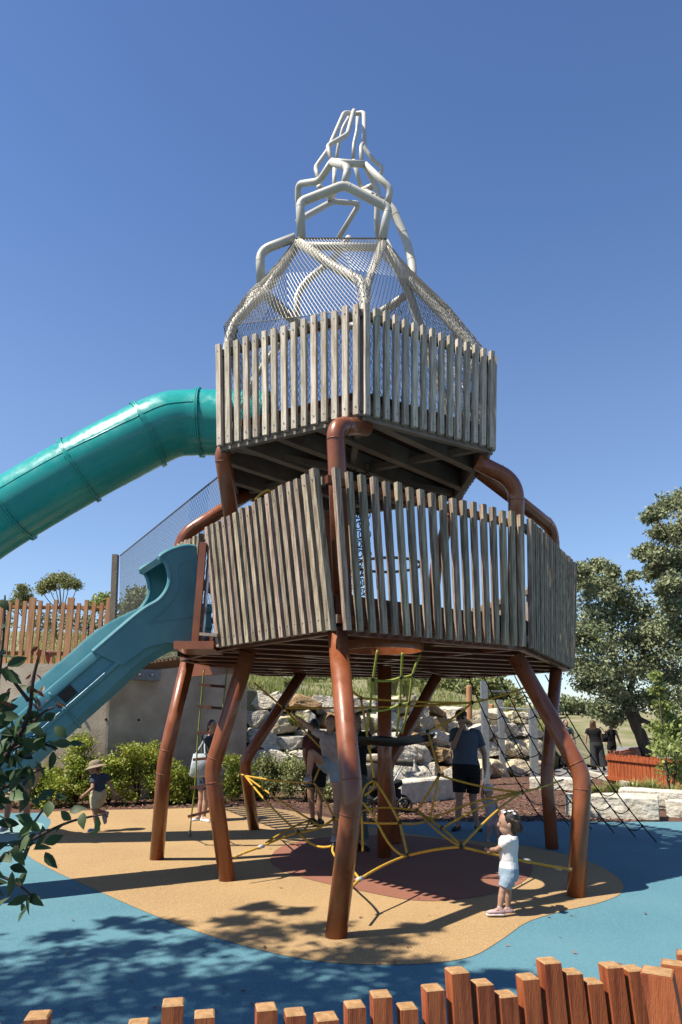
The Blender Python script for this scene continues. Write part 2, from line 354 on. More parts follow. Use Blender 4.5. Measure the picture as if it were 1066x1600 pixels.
# ------------------------------------------------------ concrete retaining wall
cw = thing('concrete_wall', 'curved grey concrete retaining wall under the orange paling fence', 'wall', (-6, 15, 0))
wl = smoothpath([(-16, 14.8, 0), (-10, 14.8, 0), (-6.6, 14.8, 0), (-5.2, 14.9, 0), (-4.5, 15.25, 0), (-2.3, 17.3, 0)], 8)
mb = MB(); T = .32
lft = []; 
for i, p in enumerate(wl):
    t = (wl[min(i + 1, len(wl) - 1)] - wl[max(i - 1, 0)]).normalized(); lft.append((p, p + Vector((-t.y, t.x, 0)) * T))
for i in range(len(lft) - 1):
    (a, a2), (b, b2) = lft[i], lft[i + 1]; Z = Vector((0, 0, 2.85)); D = Vector((0, 0, -.05))
    mb.add([a + D, b + D, b + Z, a + Z, a2 + D, b2 + D, b2 + Z, a2 + Z], [(0, 1, 2, 3), (5, 4, 7, 6), (3, 2, 6, 7)] + ([(4, 0, 3, 7)] if i == 0 else []) + ([(1, 5, 6, 2)] if i == len(lft) - 2 else []))
wbody = mb.build('wall_body', 'concrete', cw)
mb = MB()     # formwork tie holes as small dark plugs
for x, y in ((130, 1124), (166, 1124), (216, 1125), (70, 1062), (262, 1118)):
    d = ray(x, y)
    t = 14.8 / d.y if x < 150 else (14.95 / d.y if x < 200 else 15.2 / d.y)
    p = Vector((d.x * t, d.y * t, HC + d.z * t))
    best = min(lft, key=lambda q: (q[0].x - p.x) ** 2 + (q[0].y - p.y) ** 2)[0]
    k = best.y / p.y if False else 1
    mb.ell((p.x, best.y + (.0), p.z), (.03, .03, .03), n=8, m=6)
mb.build('tie_hole', 'black_plastic', wbody)
# steel plate with studs on the wall face
sp = thing('steel_bracket', 'grey steel plate with two protruding studs on the concrete wall', 'bracket', (-4.3, 15.2, 2.6))
mb = MB(); mb.box((-4.28, 15.38, 2.66), (.34, .03, .13), (Vector((.8, .6, 0)).normalized(), Vector((-.6, .8, 0)).normalized(), Vector((0, 0, 1))))
mb.build('plate', 'galv_steel', sp)
for dx in (-.15, .12):
    m2 = MB(); c = Vector((-4.28, 15.38, 2.64)) + Vector((.8, .6, 0)) * dx; m2.tube([c, c + Vector((.6, -.8, 0)) * .16], .022, 8); m2.build('stud', 'galv_steel', sp)
# ------------------------------------------------------ boulders
def boulder_mesh(i, m):
    rr = random.Random(100 + i); bm = bmesh.new(); bmesh.ops.create_icosphere(bm, subdivisions=4, radius=1)
    pl = []
    for k in range(13):
        v = Vector((rr.gauss(0, 1), rr.gauss(0, 1), rr.gauss(0, 1))).normalized(); pl.append((v, rr.uniform(.62, .86)))
    pl += [(Vector((0, 0, 1)), .72), (Vector((0, 0, -1)), .72), (Vector((0, -1, .15)).normalized(), .7)]
    off = Vector((rr.uniform(0, 50), 0, 0))
    for v in bm.verts:
        c = v.co * 1.25
        for _ in range(2):
            for nrm, d in pl:
                e = c.dot(nrm) - d
                if e > 0: c = c - nrm * e * .97
        c += v.co * (noise.fractal(v.co * 1.6 + off, .7, 2.2, 5) * .07)
        v.co = c
    me = bpy.data.meshes.new('boulder'); bm.to_mesh(me); bm.free(); me.materials.append(M[m])
    me.polygons.foreach_set('use_smooth', [True] * len(me.polygons)); me.set_sharp_from_angle(angle=R(28))
    return me
BM = {m: [boulder_mesh(i + 7 * k, m) for i in range(7)] for k, m in enumerate(('rock_pale', 'rock_cream', 'rock_ochre', 'rock_grey'))}
ORD = ['bottom', 'second', 'third', 'fourth', 'fifth', 'top']
ORDN = ['first', 'second', 'third', 'fourth', 'fifth', 'sixth', 'seventh', 'eighth', 'ninth', 'tenth', 'eleventh', 'twelfth', 'thirteenth', 'fourteenth', 'fifteenth', 'sixteenth', 'seventeenth', 'eighteenth', 'nineteenth', 'twentieth']
CN = {'rock_pale': 'pale grey', 'rock_cream': 'cream', 'rock_ochre': 'ochre', 'rock_grey': 'mid grey'}
def rock(loc, sc, rz, m, label, i, name='boulder', group='boulders of the rock retaining wall'):
    o = bpy.data.objects.new(name, BM[m][i % 7]); S.collection.objects.link(o); o.location = loc; o.scale = sc
    o.rotation_euler = (rnd.uniform(-.15, .15), rnd.uniform(-.15, .15), rz); return tagset(o, label, 'boulder', group)
wp = [Vector((-2.15, 17.3, 0)), Vector((-1.1, 17.7, 0)), Vector((1.5, 18.9, 0)), Vector((3.8, 21.1, 0)), Vector((6.4, 23.3, 0))]
def along(t):
    L = [(wp[i + 1] - wp[i]).length for i in range(len(wp) - 1)]; s = t * sum(L)
    for i, l in enumerate(L):
        if s <= l or i == len(L) - 1: return lerp(wp[i], wp[i + 1], s / l), (wp[i + 1] - wp[i]).normalized()
        s -= l
TL = sum((wp[i + 1] - wp[i]).length for i in range(len(wp) - 1)); ri = 0
for c in range(5):
    s = -.1; k = 0
    while s < TL:
        big = 1.35 if s > TL * .62 else 1.0
        if big > 1 and c > 3: break
        wd = rnd.uniform(.5, .95) * big; p, d = along(min(1, max(0, (s + wd / 2) / TL)))
        nrm = Vector((-d.y, d.x, 0)); hh = .46 * (1.12 if big > 1 else 1); s += rnd.uniform(0, .05); lean = nrm * (c * .30 - .1 + rnd.uniform(-.12, .12))
        m = rnd.choices(['rock_pale', 'rock_cream', 'rock_ochre', 'rock_grey'], [5, 4 if s > 4 else 1, (3 if 4 < s < 8 else .4), 2 if s < 5 else .5])[0]
        if big > 1: m = rnd.choice(['rock_pale', 'rock_cream'])
        loc = p + lean + Vector((0, 0, hh * (c + .5) + rnd.uniform(-.09, .09)))
        rock(loc, (wd * rnd.uniform(.58, .72), rnd.uniform(.38, .58), hh * rnd.uniform(.60, .86)), math.atan2(d.y, d.x) + rnd.uniform(-.15, .15), m,
             f"{CN[m]} boulder in the {ORD[c] if c < 4 else 'top'} course of the rock wall, {ORDN[min(k, 19)]} from the concrete wall", ri)
        s += wd * .93; ri += 1; k += 1
for k, (x, y, sx, m, t) in enumerate(((618, 1222, .42, 'rock_grey', 'behind the parked pram'), (655, 1219, .5, 'rock_grey', 'behind the long limestone block'), (590, 1226, .4, 'rock_pale', 'beside the centre pole'), (565, 1208, .45, 'rock_grey', 'behind the front tower leg'),
                                  (695, 1212, .4, 'rock_pale', "behind the standing man's arm"), (448, 1170, .5, 'rock_grey', 'just above the dark shrub'), (470, 1200, .5, 'rock_grey', 'half buried in the dark shrub'))):
    p = G(x, y, .15); rock(p, (sx, .4, .28), .3 * k, m, f"loose {CN[m]} boulder lying {t}", k + 3, group='loose boulders at the foot of the rock wall')
# sawn limestone blocks
def block(px0, py0, px1, py1, h, dep, label, seed):
    a, b = G(px0, py0), G(px1, py1); d = (b - a).normalized(); n = Vector((-d.y, d.x, 0)); L = (b - a).length
    bm = bmesh.new(); bmesh.ops.create_cube(bm, size=1); bmesh.ops.subdivide_edges(bm, edges=bm.edges, cuts=14, use_grid_fill=True)
    rr = Vector((seed * 9.1, 0, 0))
    for v in bm.verts:
        c = v.co; q = Vector((c.x * L, c.y * dep, c.z * h))
        rim = min(1, (.5 - max(abs(c.x) * .98, abs(c.y), abs(c.z)) + .5) )
        dsp = noise.fractal(q * 2.2 + rr, .8, 2.1, 5) * .035
        e = sum(1 for t in c if abs(abs(t) - .5) < .01)
        k = -.02 * (e - 1)
        q += Vector((c.x, c.y, c.z)).normalized() * (dsp + k)
        v.co = (a + b) / 2 + n * dep / 2 + d * q.x + n * q.y + Vector((0, 0, h / 2 - .02 + q.z))
    me = bpy.data.meshes.new('limestone_block'); bm.to_mesh(me); bm.free(); me.materials.append(M['limestone'])
    o = bpy.data.objects.new('limestone_block', me); S.collection.objects.link(o)
    return tagset(o, label, 'stone block', 'sawn limestone seating blocks')
block(628, 1257, 716, 1247, .46, .55, 'long rough limestone block lying on the mulch behind the standing man', 1)
block(884, 1276, 1032, 1283, .40, .6, 'big white limestone block with a grey sawn end nearest the blue surface', 2)
block(968, 1262, 1100, 1268, .36, .6, 'limestone block behind the one with the grey sawn end', 3)
block(828, 1233, 925, 1236, .30, .5, 'low limestone block behind the slanted rope net', 4)
block(1042, 1275, 1110, 1280, .28, .5, 'limestone block cut by the right edge of the photo', 5)
# pale kerb edging along the path
mb = MB(); kp = [G(x, y) for x, y in ((905, 1206), (925, 1212), (950, 1219), (975, 1226), (1000, 1237), (985, 1245))]
for i in range(len(kp) - 1): mb.bar(kp[i] + Vector((0, 0, .05)), kp[i + 1] + Vector((0, 0, .05)), .16, .13)
tagset(mb.build('kerb', 'limestone'), kind='structure')
# ------------------------------------------------------ fences
def picket_fence():
    t = thing('paling_fence', 'orange timber paling fence standing on the concrete wall', 'fence', (-5.5, 15.1, 2.8))
    x = -5
    k = 0
    px = [-40, -28, -16, -4, 8, 20, 31, 43, 55, 67, 79, 91, 103, 116, 128, 140, 153, 166, 178]
    # pickets: (bottom px) ; wide ones every fifth
    for k, q in enumerate(range(-60, 176, 12)):
        wide = k % 5 == 4
        a = P(q - 5, 1036, 15.0); b = P(q + 4, 939 - (5 if wide else rnd.uniform(-4, 3)), 15.0); a.z = 2.84
        m = MB(); m.bar(a, b, .135 if wide else .078, .05, up=(0, 1, 0)); m.build('picket', 'paling_timber', t)
    for py in (948, 1020):
        m = MB(); m.bar(P(-70, py, 15.08), P(176, py + 2, 15.08), .05, .08); m.build('rail', 'paling_timber', t)
picket_fence()
# front stake fence: top centre x, top y, width px
ft = thing('stake_fence', 'low fence of orange square timber stakes of uneven height in the foreground', 'fence', (0, 3.0, 0))
stakes = [(-20, 1600, .088), (20, 1603, .088), (60, 1580, .092), (100, 1606, .088), (140, 1612, .088), (180, 1604, .088), (217, 1592, .086), (271, 1560, .09), (320, 1578, .086), (366, 1604, .086), (416, 1567, .088), (461, 1575, .088), (510, 1582, .095), (554, 1563, .084), (595, 1547, .086), (636, 1566, .08), (676, 1537, .084), (714, 1510, .086), (753, 1529, .08), (789, 1547, .084), (824, 1520, .08), (857, 1495, .084), (892, 1512, .078), (924, 1527, .078), (954, 1502, .082), (987, 1507, .082)]
for k, (x, y, wd) in enumerate(stakes):
    Y = 2.82 + .38 * (x + 20) / 1000 ; yaw = R(12 + rnd.uniform(-3, 3))
    top = P(x, y + 4, Y); lean = Vector(((x - 430) / 1066 * .20, rnd.uniform(-.01, .01), 0))
    bot = Vector((top.x, top.y, 0)) + lean * top.z - Vector((0, 0, .05))
    ax = Vector((math.cos(yaw), math.sin(yaw), 0)); ay = Vector((-math.sin(yaw), math.cos(yaw), 0)); h = wd / 2 * .92; c = .006
    m = MB(); q = [(-1, -1), (1, -1), (1, 1), (-1, 1)]
    z1 = Vector((0, 0, -.006))
    m.hexa([bot + ax * h * i + ay * h * j for i, j in q] + [top + z1 + ax * h * i + ay * h * j for i, j in q])
    m.add([top + z1 + ax * h * i + ay * h * j for i, j in q] + [top + ax * (h - c) * i + ay * (h - c) * j for i, j in q], [(0, 1, 5, 4), (1, 2, 6, 5), (2, 3, 7, 6), (3, 0, 4, 7), (4, 5, 6, 7)], 1)
    m.build('stake', ['orange_timber', 'orange_endgrain'], ft)
for k, (x, y, Y, wd) in enumerate(((1027, 1514, 2.55, .10), (1052, 1501, 2.72, .08), (1075, 1486, 2.82, .08), (1105, 1490, 2.9, .08))):
    top = P(x, y + 4, Y); bot = Vector((top.x + .12, top.y, -.05)); yaw = R(-28)
    ax = Vector((math.cos(yaw), math.sin(yaw), 0)); ay = Vector((-math.sin(yaw), math.cos(yaw), 0)); h = wd / 2
    m = MB(); q = [(-1, -1), (1, -1), (1, 1), (-1, 1)]
    m.hexa([bot + ax * h * i + ay * h * j for i, j in q] + [top + ax * h * i + ay * h * j for i, j in q])
    m.add([top + Vector((0, 0, .002)) + ax * (h - .004) * i + ay * (h - .004) * j for i, j in q], [(0, 1, 2, 3)], 1)
    m.build('corner_stake' if k == 0 else 'stake', ['orange_timber', 'orange_endgrain'], ft)
m = MB(); m.bar(P(-60, 1672, 2.90), P(1010, 1600, 3.32), .04, .09); m.build('rail', 'orange_timber', ft)
# small orange fence by the path
sf = thing('picket_enclosure', 'short orange picket fence round the planting beside the asphalt path', 'fence', tuple(G(950, 1222)))
A, B, C2 = G(951, 1222), G(1075, 1243), G(1190, 1262); A.z = B.z = 0
for a, b, n in ((A, B, 20), (A, G(1010, 1198), 8)):
    for i in range(n):
        p = lerp(a, b, (i + .5) / n); hh = .78 + rnd.uniform(-.03, .03); p.z = 0
        m = MB(); d = (b - a).normalized(); m.bar(p + Vector((0, 0, .02)), p + Vector((0, 0, hh)), (b - a).length / n * .86, .035, up=(-d.y, d.x, 0)); m.build('picket', 'orange_timber', sf)
    nn = Vector((-(b - a).y, (b - a).x, 0)).normalized() * -.04
    for z in (.12, .66):
        m = MB(); m.bar(a + nn + Vector((0, 0, z)), b + nn + Vector((0, 0, z)), .04, .10); m.build('rail', 'orange_timber', sf)
# timber posts on the bank
for k, (x, y0, y1, Y, lab) in enumerate(((733, 1098, 1071, 21.5, 'stubby orange timber post above the rocks left of the tall steel post'), (801, 1168, 1092, 24.5, 'orange timber post left of the pair beside the slanted rope net'), (819, 1166, 1112, 24.8, 'shorter orange timber post right of the pair beside the slanted rope net'), (768, 1150, 1100, 25, 'orange timber post between the two tallest steel posts'))):
    a, b = P(x, y0, Y), P(x, y1, Y); a.z -= .5; m = MB(); r = .09
    m.tube([a, b - Vector((0, 0, .03)), b], [r, r, r * .8], 12); single(m, 'timber_post', 'paling_timber', lab, 'post', 'timber posts on the grass bank')
# steel exercise frame
ef = thing('exercise_frame', 'grey square steel posts joined by thin chin-up bars on the mulch', 'exercise frame', tuple(G(830, 1232)))
pts = {}
for k, (x, yb, yt, Y, wd) in enumerate(((756, 1226, 1064, 18.8, .17), (781, 1207, 1093, 22.5, .16), (783, 1212, 1115, 21.5, .16), (832, 1233, 1107, 18.2, .18))):
    a, b = P(x + 3, yb, Y), P(x, yt, Y); a.z = 0; a.x = b.x; m = MB(); m.bar(a, b, wd, wd, up=(0, 1, 0)); m.build('post', 'galv_steel', ef); pts[k] = b
for a, b in ((P(756, 1080, 18.8), P(835, 1082, 20.5)), (P(781, 1106, 22.5), P(832, 1109, 18.2))):
    m = MB(); m.tube([a, b], .022, 8); m.build('chin_up_bar', 'galv_steel', ef)
# ================================================================= TOWER
tw = thing('play_tower', 'tall two-storey play tower on bent terracotta legs with slatted decks and a cream tube spire', 'play tower', (.5, 8.0, 0))
ZL, ZU = 2.36, 4.42
LA, LB, LC, LD, LE = G(523, 985, ZL), G(823, 1013, ZL), G(896, 1047, ZL), G(338, 1013, ZL), G(275, 1030, ZL)
LF, LG_ = Vector((-1.3, 11.2, ZL)), Vector((2.1, 11.9, ZL))
LOW = [LA, LB, LC, LG_, LF, LE, LD]
UF, UL, UR = G(565, 651, ZU), G(342, 701, ZU), G(768, 704, ZU)
UC = UL + UR - UF; UR2 = UC * 2 - UL; UB = UC * 2 - UF; UL2 = UC * 2 - UR
UP = [UF, UR, UR2, UB, UL2, UL]
RP = .083
def leg(pxs, Ys, r=RP, fl=.13, name='leg', m='terracotta_steel', rings=True, foot=False):
    pts = [P(x, y, Y) for (x, y), Y in zip(pxs, Ys)]
    if foot: pts[0] = G(*pxs[0])
    path = fillet(pts, fl, 8); mb = MB(); mb.tube(path, r, 24)
    if rings:
        for i in range(1, len(pts) - 1):
            a, b, c = pts[i - 1], pts[i], pts[i + 1]
            for q in (a, c):
                d = q - b; rr = min(fl, d.length * .45); mb.ring(b + d.normalized() * rr, d, r + .001, .0045, 24, 6)
    return mb.build(name, m, tw, smooth=True)
def Yg(x, y): return G(x, y).y
def Yz(x, y, z): return G(x, y, z).y
leg([(525, 1464), (551, 1246), (527, 985)], [0, Yg(525, 1467) - .02, Yz(527, 985, ZL) + .1], foot=True)
leg([(355, 1376), (331, 1202), (388, 1018)], [0, 7.4, 7.2], foot=True)
leg([(245, 1343), (257, 1190), (293, 1036)], [0, 8.3, 8.3], foot=True, m='terracotta_steel')
leg([(397, 1296), (382, 1190), (472, 1052)], [0, 10.4, 10.8], foot=True)
leg([(863, 1326), (854, 1212), (869, 1048)], [0, 9.4, 9.6], foot=True)
leg([(900, 1401), (911, 1212), (806, 1026)], [0, 6.85, 7.15], foot=True)
leg([(618, 1318), (604, 1200), (682, 1058)], [0, 10.1, 10.6], foot=True)
leg([(601, 1340), (601, 1041)], [0, Yg(601, 1340)], r=.086, name='centre_pole', foot=True, rings=False)
# upper arms between the two decks
leg([(538, 985), (524, 665), (572, 668)], [6.15, 6.05, 6.4], name='support_arm', fl=.13)
leg([(366, 840), (346, 700), (385, 690)], [7.4, 7.1, 7.25], name='support_arm', fl=.13)
leg([(805, 1000), (807, 752), (745, 722)], [7.3, 7.1, 7.05], name='support_arm', fl=.2)
leg([(872, 1000), (863, 825), (752, 738)], [9.3, 9.1, 7.6], name='support_arm', fl=.2)
leg([(276, 960), (283, 838), (388, 772)], [8.5, 8.4, 8.5], name='support_arm', fl=.2)
leg([(672, 985), (683, 870), (716, 770)], [9.6, 9.4, 8.9], name='support_arm', fl=.2)
leg([(515, 960), (512, 800), (520, 740)], [9.8, 9.6, 9.2], name='support_arm', fl=.2)
# decks --------------------------------------------------------------
def shrink(poly, d):
    n = len(poly); out = []; c = sum(poly, Vector()) / n
    for p in poly: out.append(p + (c - p).normalized() * d)
    return out
def xspan(poly, y):
    xs = []
    n = len(poly)
    for i in range(n):
        a, b = poly[i], poly[(i + 1) % n]
        if (a.y - y) * (b.y - y) < 0: xs.append(a.x + (b.x - a.x) * (y - a.y) / (b.y - a.y))
    return (min(xs), max(xs)) if len(xs) > 1 else None
def deck(poly, z, hole=None, name='deck_boards', bw=.09, gap=.008):
    poly = shrink(poly, .05); mb = MB(); y = min(p.y for p in poly) + .02; Y1 = max(p.y for p in poly) - .02
    while y < Y1:
        s0, s1 = xspan(poly, y + .004), xspan(poly, y + bw - gap)
        if s0 and s1:
            segs = [(s0[0], s1[0], s0[1], s1[1])]
            if hole:
                c, r = hole; dy0 = y - c.y; dy = y + bw / 2 - c.y
                if abs(dy) < r:
                    w_ = math.sqrt(r * r - dy * dy); segs = [(s0[0], s1[0], c.x - w_, c.x - w_), (c.x + w_, c.x + w_, s0[1], s1[1])]
            for x00, x01, x10, x11 in segs:
                a = [(x00, y), (x10, y), (x11, y + bw - gap), (x01, y + bw - gap)]
                mb.hexa([(q[0], q[1], z) for q in a] + [(q[0], q[1], z + .035) for q in a])
        y += bw
    return mb.build(name, 'deck_timber', tw)
HOLE = (G(599, 1016, 2.30), .39)
deck(LOW, ZL + .12, HOLE); deck(UP, ZU + .19)
def beams(poly, z0, z1, n, m='beam_steel', skew=None, name='deck_beam'):
    c = sum(poly, Vector()) / len(poly)
    for i, p in enumerate(poly):                               # rim
        q = poly[(i + 1) % len(poly)]; a, b = lerp(p, c, .03), lerp(q, c, .03)
        mb = MB(); mb.bar(Vector((a.x, a.y, (z0 + z1) / 2)), Vector((b.x, b.y, (z0 + z1) / 2)), .055, z1 - z0); mb.build('rim_beam', m, tw)
    mb = MB()
    d = (skew or Vector((.55, .83, 0))).normalized(); e = Vector((-d.y, d.x, 0)); lo = min((p - c).dot(e) for p in poly); hi = max((p - c).dot(e) for p in poly)
    for k in range(1, n):
        o = lo + (hi - lo) * k / n; ts = []
        for i in range(len(poly)):
            a, b = poly[i] - c, poly[(i + 1) % len(poly)] - c; u, v = a.dot(e) - o, b.dot(e) - o
            if u * v < 0: ts.append(lerp(a, b, u / (u - v)).dot(d))
        if len(ts) < 2: continue
        A_, B_ = c + e * o + d * (min(ts) + .07), c + e * o + d * (max(ts) - .07); zz = (z0 + z1) / 2
        segs = [(A_, B_)]
        if n > 8 and abs((HOLE[0] - c).dot(e) - o) < .4:
            h = (HOLE[0] - c).dot(d); segs = [(A_, c + e * o + d * (h - .42)), (c + e * o + d * (h + .42), B_)]
        for a, b in segs:
            mb.bar(Vector((a.x, a.y, zz + .012)), Vector((b.x, b.y, zz + .012)), .045, (z1 - z0) * .9)
            mb.bar(Vector((a.x, a.y, z0 + .009)), Vector((b.x, b.y, z0 + .009)), .085, .012)
            L = (b - a).length; k2 = int(L / .062)                    # screw tips hanging below the boards
            for j in range(k2):
                q = lerp(a, b, (j + .5) / k2) + e * .065
                if j % 7 < 5: mb.tube([(q.x, q.y, z1 - .06), (q.x, q.y, z1 + .01)], .0045, 4, 1)
    return mb.build(name, [m, 'galv_steel'], tw)
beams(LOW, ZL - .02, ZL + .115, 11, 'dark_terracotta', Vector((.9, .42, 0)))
beams(UP, ZU - .02, ZU + .185, 7, 'beam_steel', Vector((.86, .9, 0)))
for poly, z, m, f in ((LOW, ZL, 'dark_terracotta', .06), (UP, ZU + .03, 'beam_steel', .07)):         # cross ties
    c = sum(poly, Vector()) / len(poly); mb = MB()
    for i in range(0, len(poly)):
        p = poly[i]
        if i == 0 and z == ZL: continue
        a = lerp(p, c, .08); b = lerp(p, c, .9)
        mb.bar(Vector((a.x, a.y, z + .02)), Vector((b.x, b.y, z + .02)), .06, f)
    mb.build('cross_tie', m, tw)
# orange hatch ring under the hole
mb = MB(); c = HOLE[0]; n = 40
vs = []; 
for r_, z_ in ((.39, ZL - .07), (.39, ZL + .16), (.365, ZL + .16), (.365, ZL - .07)):
    vs += [(c.x + r_ * math.cos(2 * math.pi * k / n), c.y + r_ * math.sin(2 * math.pi * k / n), z_) for k in range(n)]
mb.add(vs, [(i * n + k, i * n + (k + 1) % n, ((i + 1) % 4) * n + (k + 1) % n, ((i + 1) % 4) * n + k) for i in range(4) for k in range(n)])
mb.build('hatch_ring', 'terracotta_steel', tw, smooth=True, auto=40, fixn=True)
# hoop above the hatch
mb = MB(); hc = P(607, 883, 7.7); mb.ring(hc, (0, 0, 1), .36, .016, 40, 8)
mb.tube([hc + Vector((-.36, .0, 0)), hc + Vector((-.36, 0, -.75))], .02, 8)
mb.build('hoop', 'galv_steel', tw, smooth=True)
# slat panels --------------------------------------------------------
def panel(q, n, w, t, m, rails=(.07, .93), seed=0, off=0, name='slat_panel', railm='fascia_timber', topjit=.012, botj=.0):
    rr = random.Random(seed); mb = MB(); c = q[0] * .25 + q[1] * .25 + q[2] * .25 + q[3] * .25
    d = (q[1] - q[0]).normalized(); nrm = d.cross(Vector((0, 0, 1))).normalized()
    if nrm.dot(c - Vector((.5, 8.8, c.z))) < 0: nrm = -nrm
    for i in range(n):
        u = (i + .5) / n; a, b = bil(q, u, 0), bil(q, u, 1); b = b + (b - a).normalized() * rr.uniform(-topjit, topjit)
        dd = lerp((q[1] - q[0]).normalized(), (q[2] - q[3]).normalized(), .5).normalized(); ww = w * rr.uniform(.94, 1.06)
        z = (b - a).normalized(); y = nrm; o1 = nrm * rr.uniform(-.003, .003)
        mb.hexa([p + o1 + dd * ww / 2 * s + y * t / 2 * r_ for p in (a, b) for s, r_ in ((-1, -1), (1, -1), (1, 1), (-1, 1))])
        for v in rails:
            p = lerp(a, b, v) + nrm * (t / 2 + .001); mb.tube([p, p + nrm * .004], .007, 6, 1)
    # timber slats with bolt heads
    o = mb.build(name, [m, 'galv_steel'], tw, fixn=True)
    for v in rails:
        mb = MB(); a, b = bil(q, 0, v) - nrm * (t / 2 + .024), bil(q, 1, v) - nrm * (t / 2 + .024)
        mb.bar(a, b, .045, .07); mb.build('panel_rail', railm, tw)
    return nrm
# upper balustrade
UT = []
for i, p in enumerate(UP):
    d = (p - UC); zt = [5.5, 5.47, 5.5, 5.5, 5.5, 5.52][i]
    UT.append(Vector((UC.x + d.x * 1.045, UC.y + d.y * 1.045, zt)))
UBt = [Vector((p.x, p.y, ZU + .02)) for p in UP]
UBt = [UC + (p - UC) * 1.02 + Vector((0, 0, ZU + .015 - (UC + (p - UC) * 1.02).z)) for p in UP]
for i in range(6):
    j = (i + 1) % 6; a, b, c2, d2 = UBt[i], UBt[j], UT[j], UT[i]
    if i == 4:   # opening for the tube slide between back-left corners
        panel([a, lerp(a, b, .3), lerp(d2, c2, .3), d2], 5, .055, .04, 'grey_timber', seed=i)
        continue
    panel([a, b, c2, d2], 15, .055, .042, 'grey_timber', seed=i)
for p, q in zip(UBt, UT):           # dark corner posts
    mb = MB(); c_ = UC; a = lerp(p, Vector((c_.x, c_.y, p.z)), .045); b = lerp(q, Vector((c_.x, c_.y, q.z)), .06); mb.bar(a, b - Vector((0, 0, .05)), .06, .06, up=(0, 1, 0)); mb.build('corner_post', 'beam_steel', tw)
    
# inner kick boards on upper deck
for i in range(6):
    if i == 4: continue
    a, b = lerp(UBt[i], UC, .05), lerp(UBt[(i + 1) % 6], UC, .05); mb = MB()
    mb.bar(Vector((a.x, a.y, ZU + .17)), Vector((b.x, b.y, ZU + .17)), .03, .2); mb.build('kick_board', 'deck_timber', tw)
# lower balustrade
A0, A1 = G(524, 984, ZL - .01), P(497, 732, 5.65)
D0, D1 = G(340, 1012, ZL), P(322, 826, 7.25)
B0, B1 = G(823, 1011, ZL), P(820, 806, 6.95)
C0, C1 = G(896, 1045, ZL), P(900, 883, 9.45)
R0, R1 = G(533, 984, ZL - .01), P(514, 729, 5.6)
E1 = P(272, 855, 8.5); E0 = G(280, 1024, ZL)
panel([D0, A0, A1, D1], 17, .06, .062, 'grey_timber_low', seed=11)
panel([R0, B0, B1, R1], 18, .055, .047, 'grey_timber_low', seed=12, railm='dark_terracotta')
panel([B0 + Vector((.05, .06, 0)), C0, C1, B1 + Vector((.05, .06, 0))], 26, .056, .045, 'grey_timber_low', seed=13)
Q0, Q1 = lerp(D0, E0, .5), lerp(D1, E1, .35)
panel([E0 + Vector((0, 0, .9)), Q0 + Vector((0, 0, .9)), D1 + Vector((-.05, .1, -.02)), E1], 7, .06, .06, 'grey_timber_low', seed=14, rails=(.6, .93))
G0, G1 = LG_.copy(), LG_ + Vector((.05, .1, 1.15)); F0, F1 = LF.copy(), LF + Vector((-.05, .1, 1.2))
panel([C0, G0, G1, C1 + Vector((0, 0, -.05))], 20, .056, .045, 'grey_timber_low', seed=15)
# back rails of the lower deck: dark boards with gaps
for z, h in ((.14, .30), (.55, .06), (.95, .12)):
    for a, b in ((G0, F0), (F0, E0)):
        mb = MB(); mb.bar(a + Vector((0, 0, z)), b + Vector((0, 0, z + (.0))), .04, h); mb.build('back_rail', 'deck_timber', tw)
for t in (0, .25, .5, .75, 1):
    mb = MB(); p = lerp(G0, F0, t); mb.bar(p, p + Vector((0, 0, 1.0)), .05, .05, up=(0, 1, 0)); mb.build('back_post', 'fascia_timber', tw)
# rim kick boards of the lower deck
for a, b in ((A0, D0), (R0, B0), (B0, C0)):
    c_ = Vector((.6, 8.2, a.z)); a2, b2 = lerp(a, c_, .03), lerp(b, c_, .03); mb = MB()
    mb.bar(a2 + Vector((0, 0, .2)), b2 + Vector((0, 0, .2)), .03, .2); mb.build('kick_board', 'deck_timber', tw)
# terracotta frame of the slide opening
mb = MB(); s0 = G(305, 1006, ZL + .05); s1 = P(318, 848, s0.y - .05)
mb.bar(s0, s1, .07, .05, up=(0, 1, 0)); mb.bar(s0 + Vector((.05, .1, 0)), s1 + Vector((.05, .1, 0)), .02, .10, up=(0, 1, 0)); mb.build('slide_frame', 'terracotta_steel', tw)
mb = MB(); mb.box(s0 + Vector((.02, .15, -.03)), (.2, .32, .04)); mb.build('slide_sill', 'terracotta_steel', tw)
mb = MB(); a = P(302, 1048, 9.4); b = P(392, 1040, 9.0); mb.bar(a, b, .08, .16); mb.build('ladder_beam', 'terracotta_steel', tw)
# dark timber step beside slide
mb = MB(); mb.bar(P(317, 991, 7.2), P(345, 993, 7.0), .09, .03); mb.build('step_board', 'fascia_timber', tw)
# wire mesh --------------------------------------------------------------
def netquad(mb, q, cell=.045, r=.0028, seg=5, k=1.7):
    W = ((q[1] - q[0]).length + (q[2] - q[3]).length) / 2; H = ((q[3] - q[0]).length + (q[2] - q[1]).length) / 2
    for sgn in (1, -1):
        o = -H / k
        while o < W:
            # line x = o + y/k (sgn=1) or mirrored
            y0, y1 = max(0, -o * k), min(H, (W - o) * k)
            if y1 - y0 > .01:
                pts = []
                ns = max(1, int(seg * (y1 - y0) / H + .5))
                for j in range(ns + 1):
                    y = y0 + (y1 - y0) * j / ns; x = o + y / k; u = x / W; u = u if sgn > 0 else 1 - u
                    pts.append(bil(q, u, y / H))
                mb.tube(pts, r, 3, cap=False)
            o += cell
lowring = []; 
hx = {'f': 0, 'r': 1, 'r2': 2, 'b': 3, 'l2': 4, 'l': 5}
zc = [5.50, 5.52, 5.6, 5.65, 5.72, 5.78]
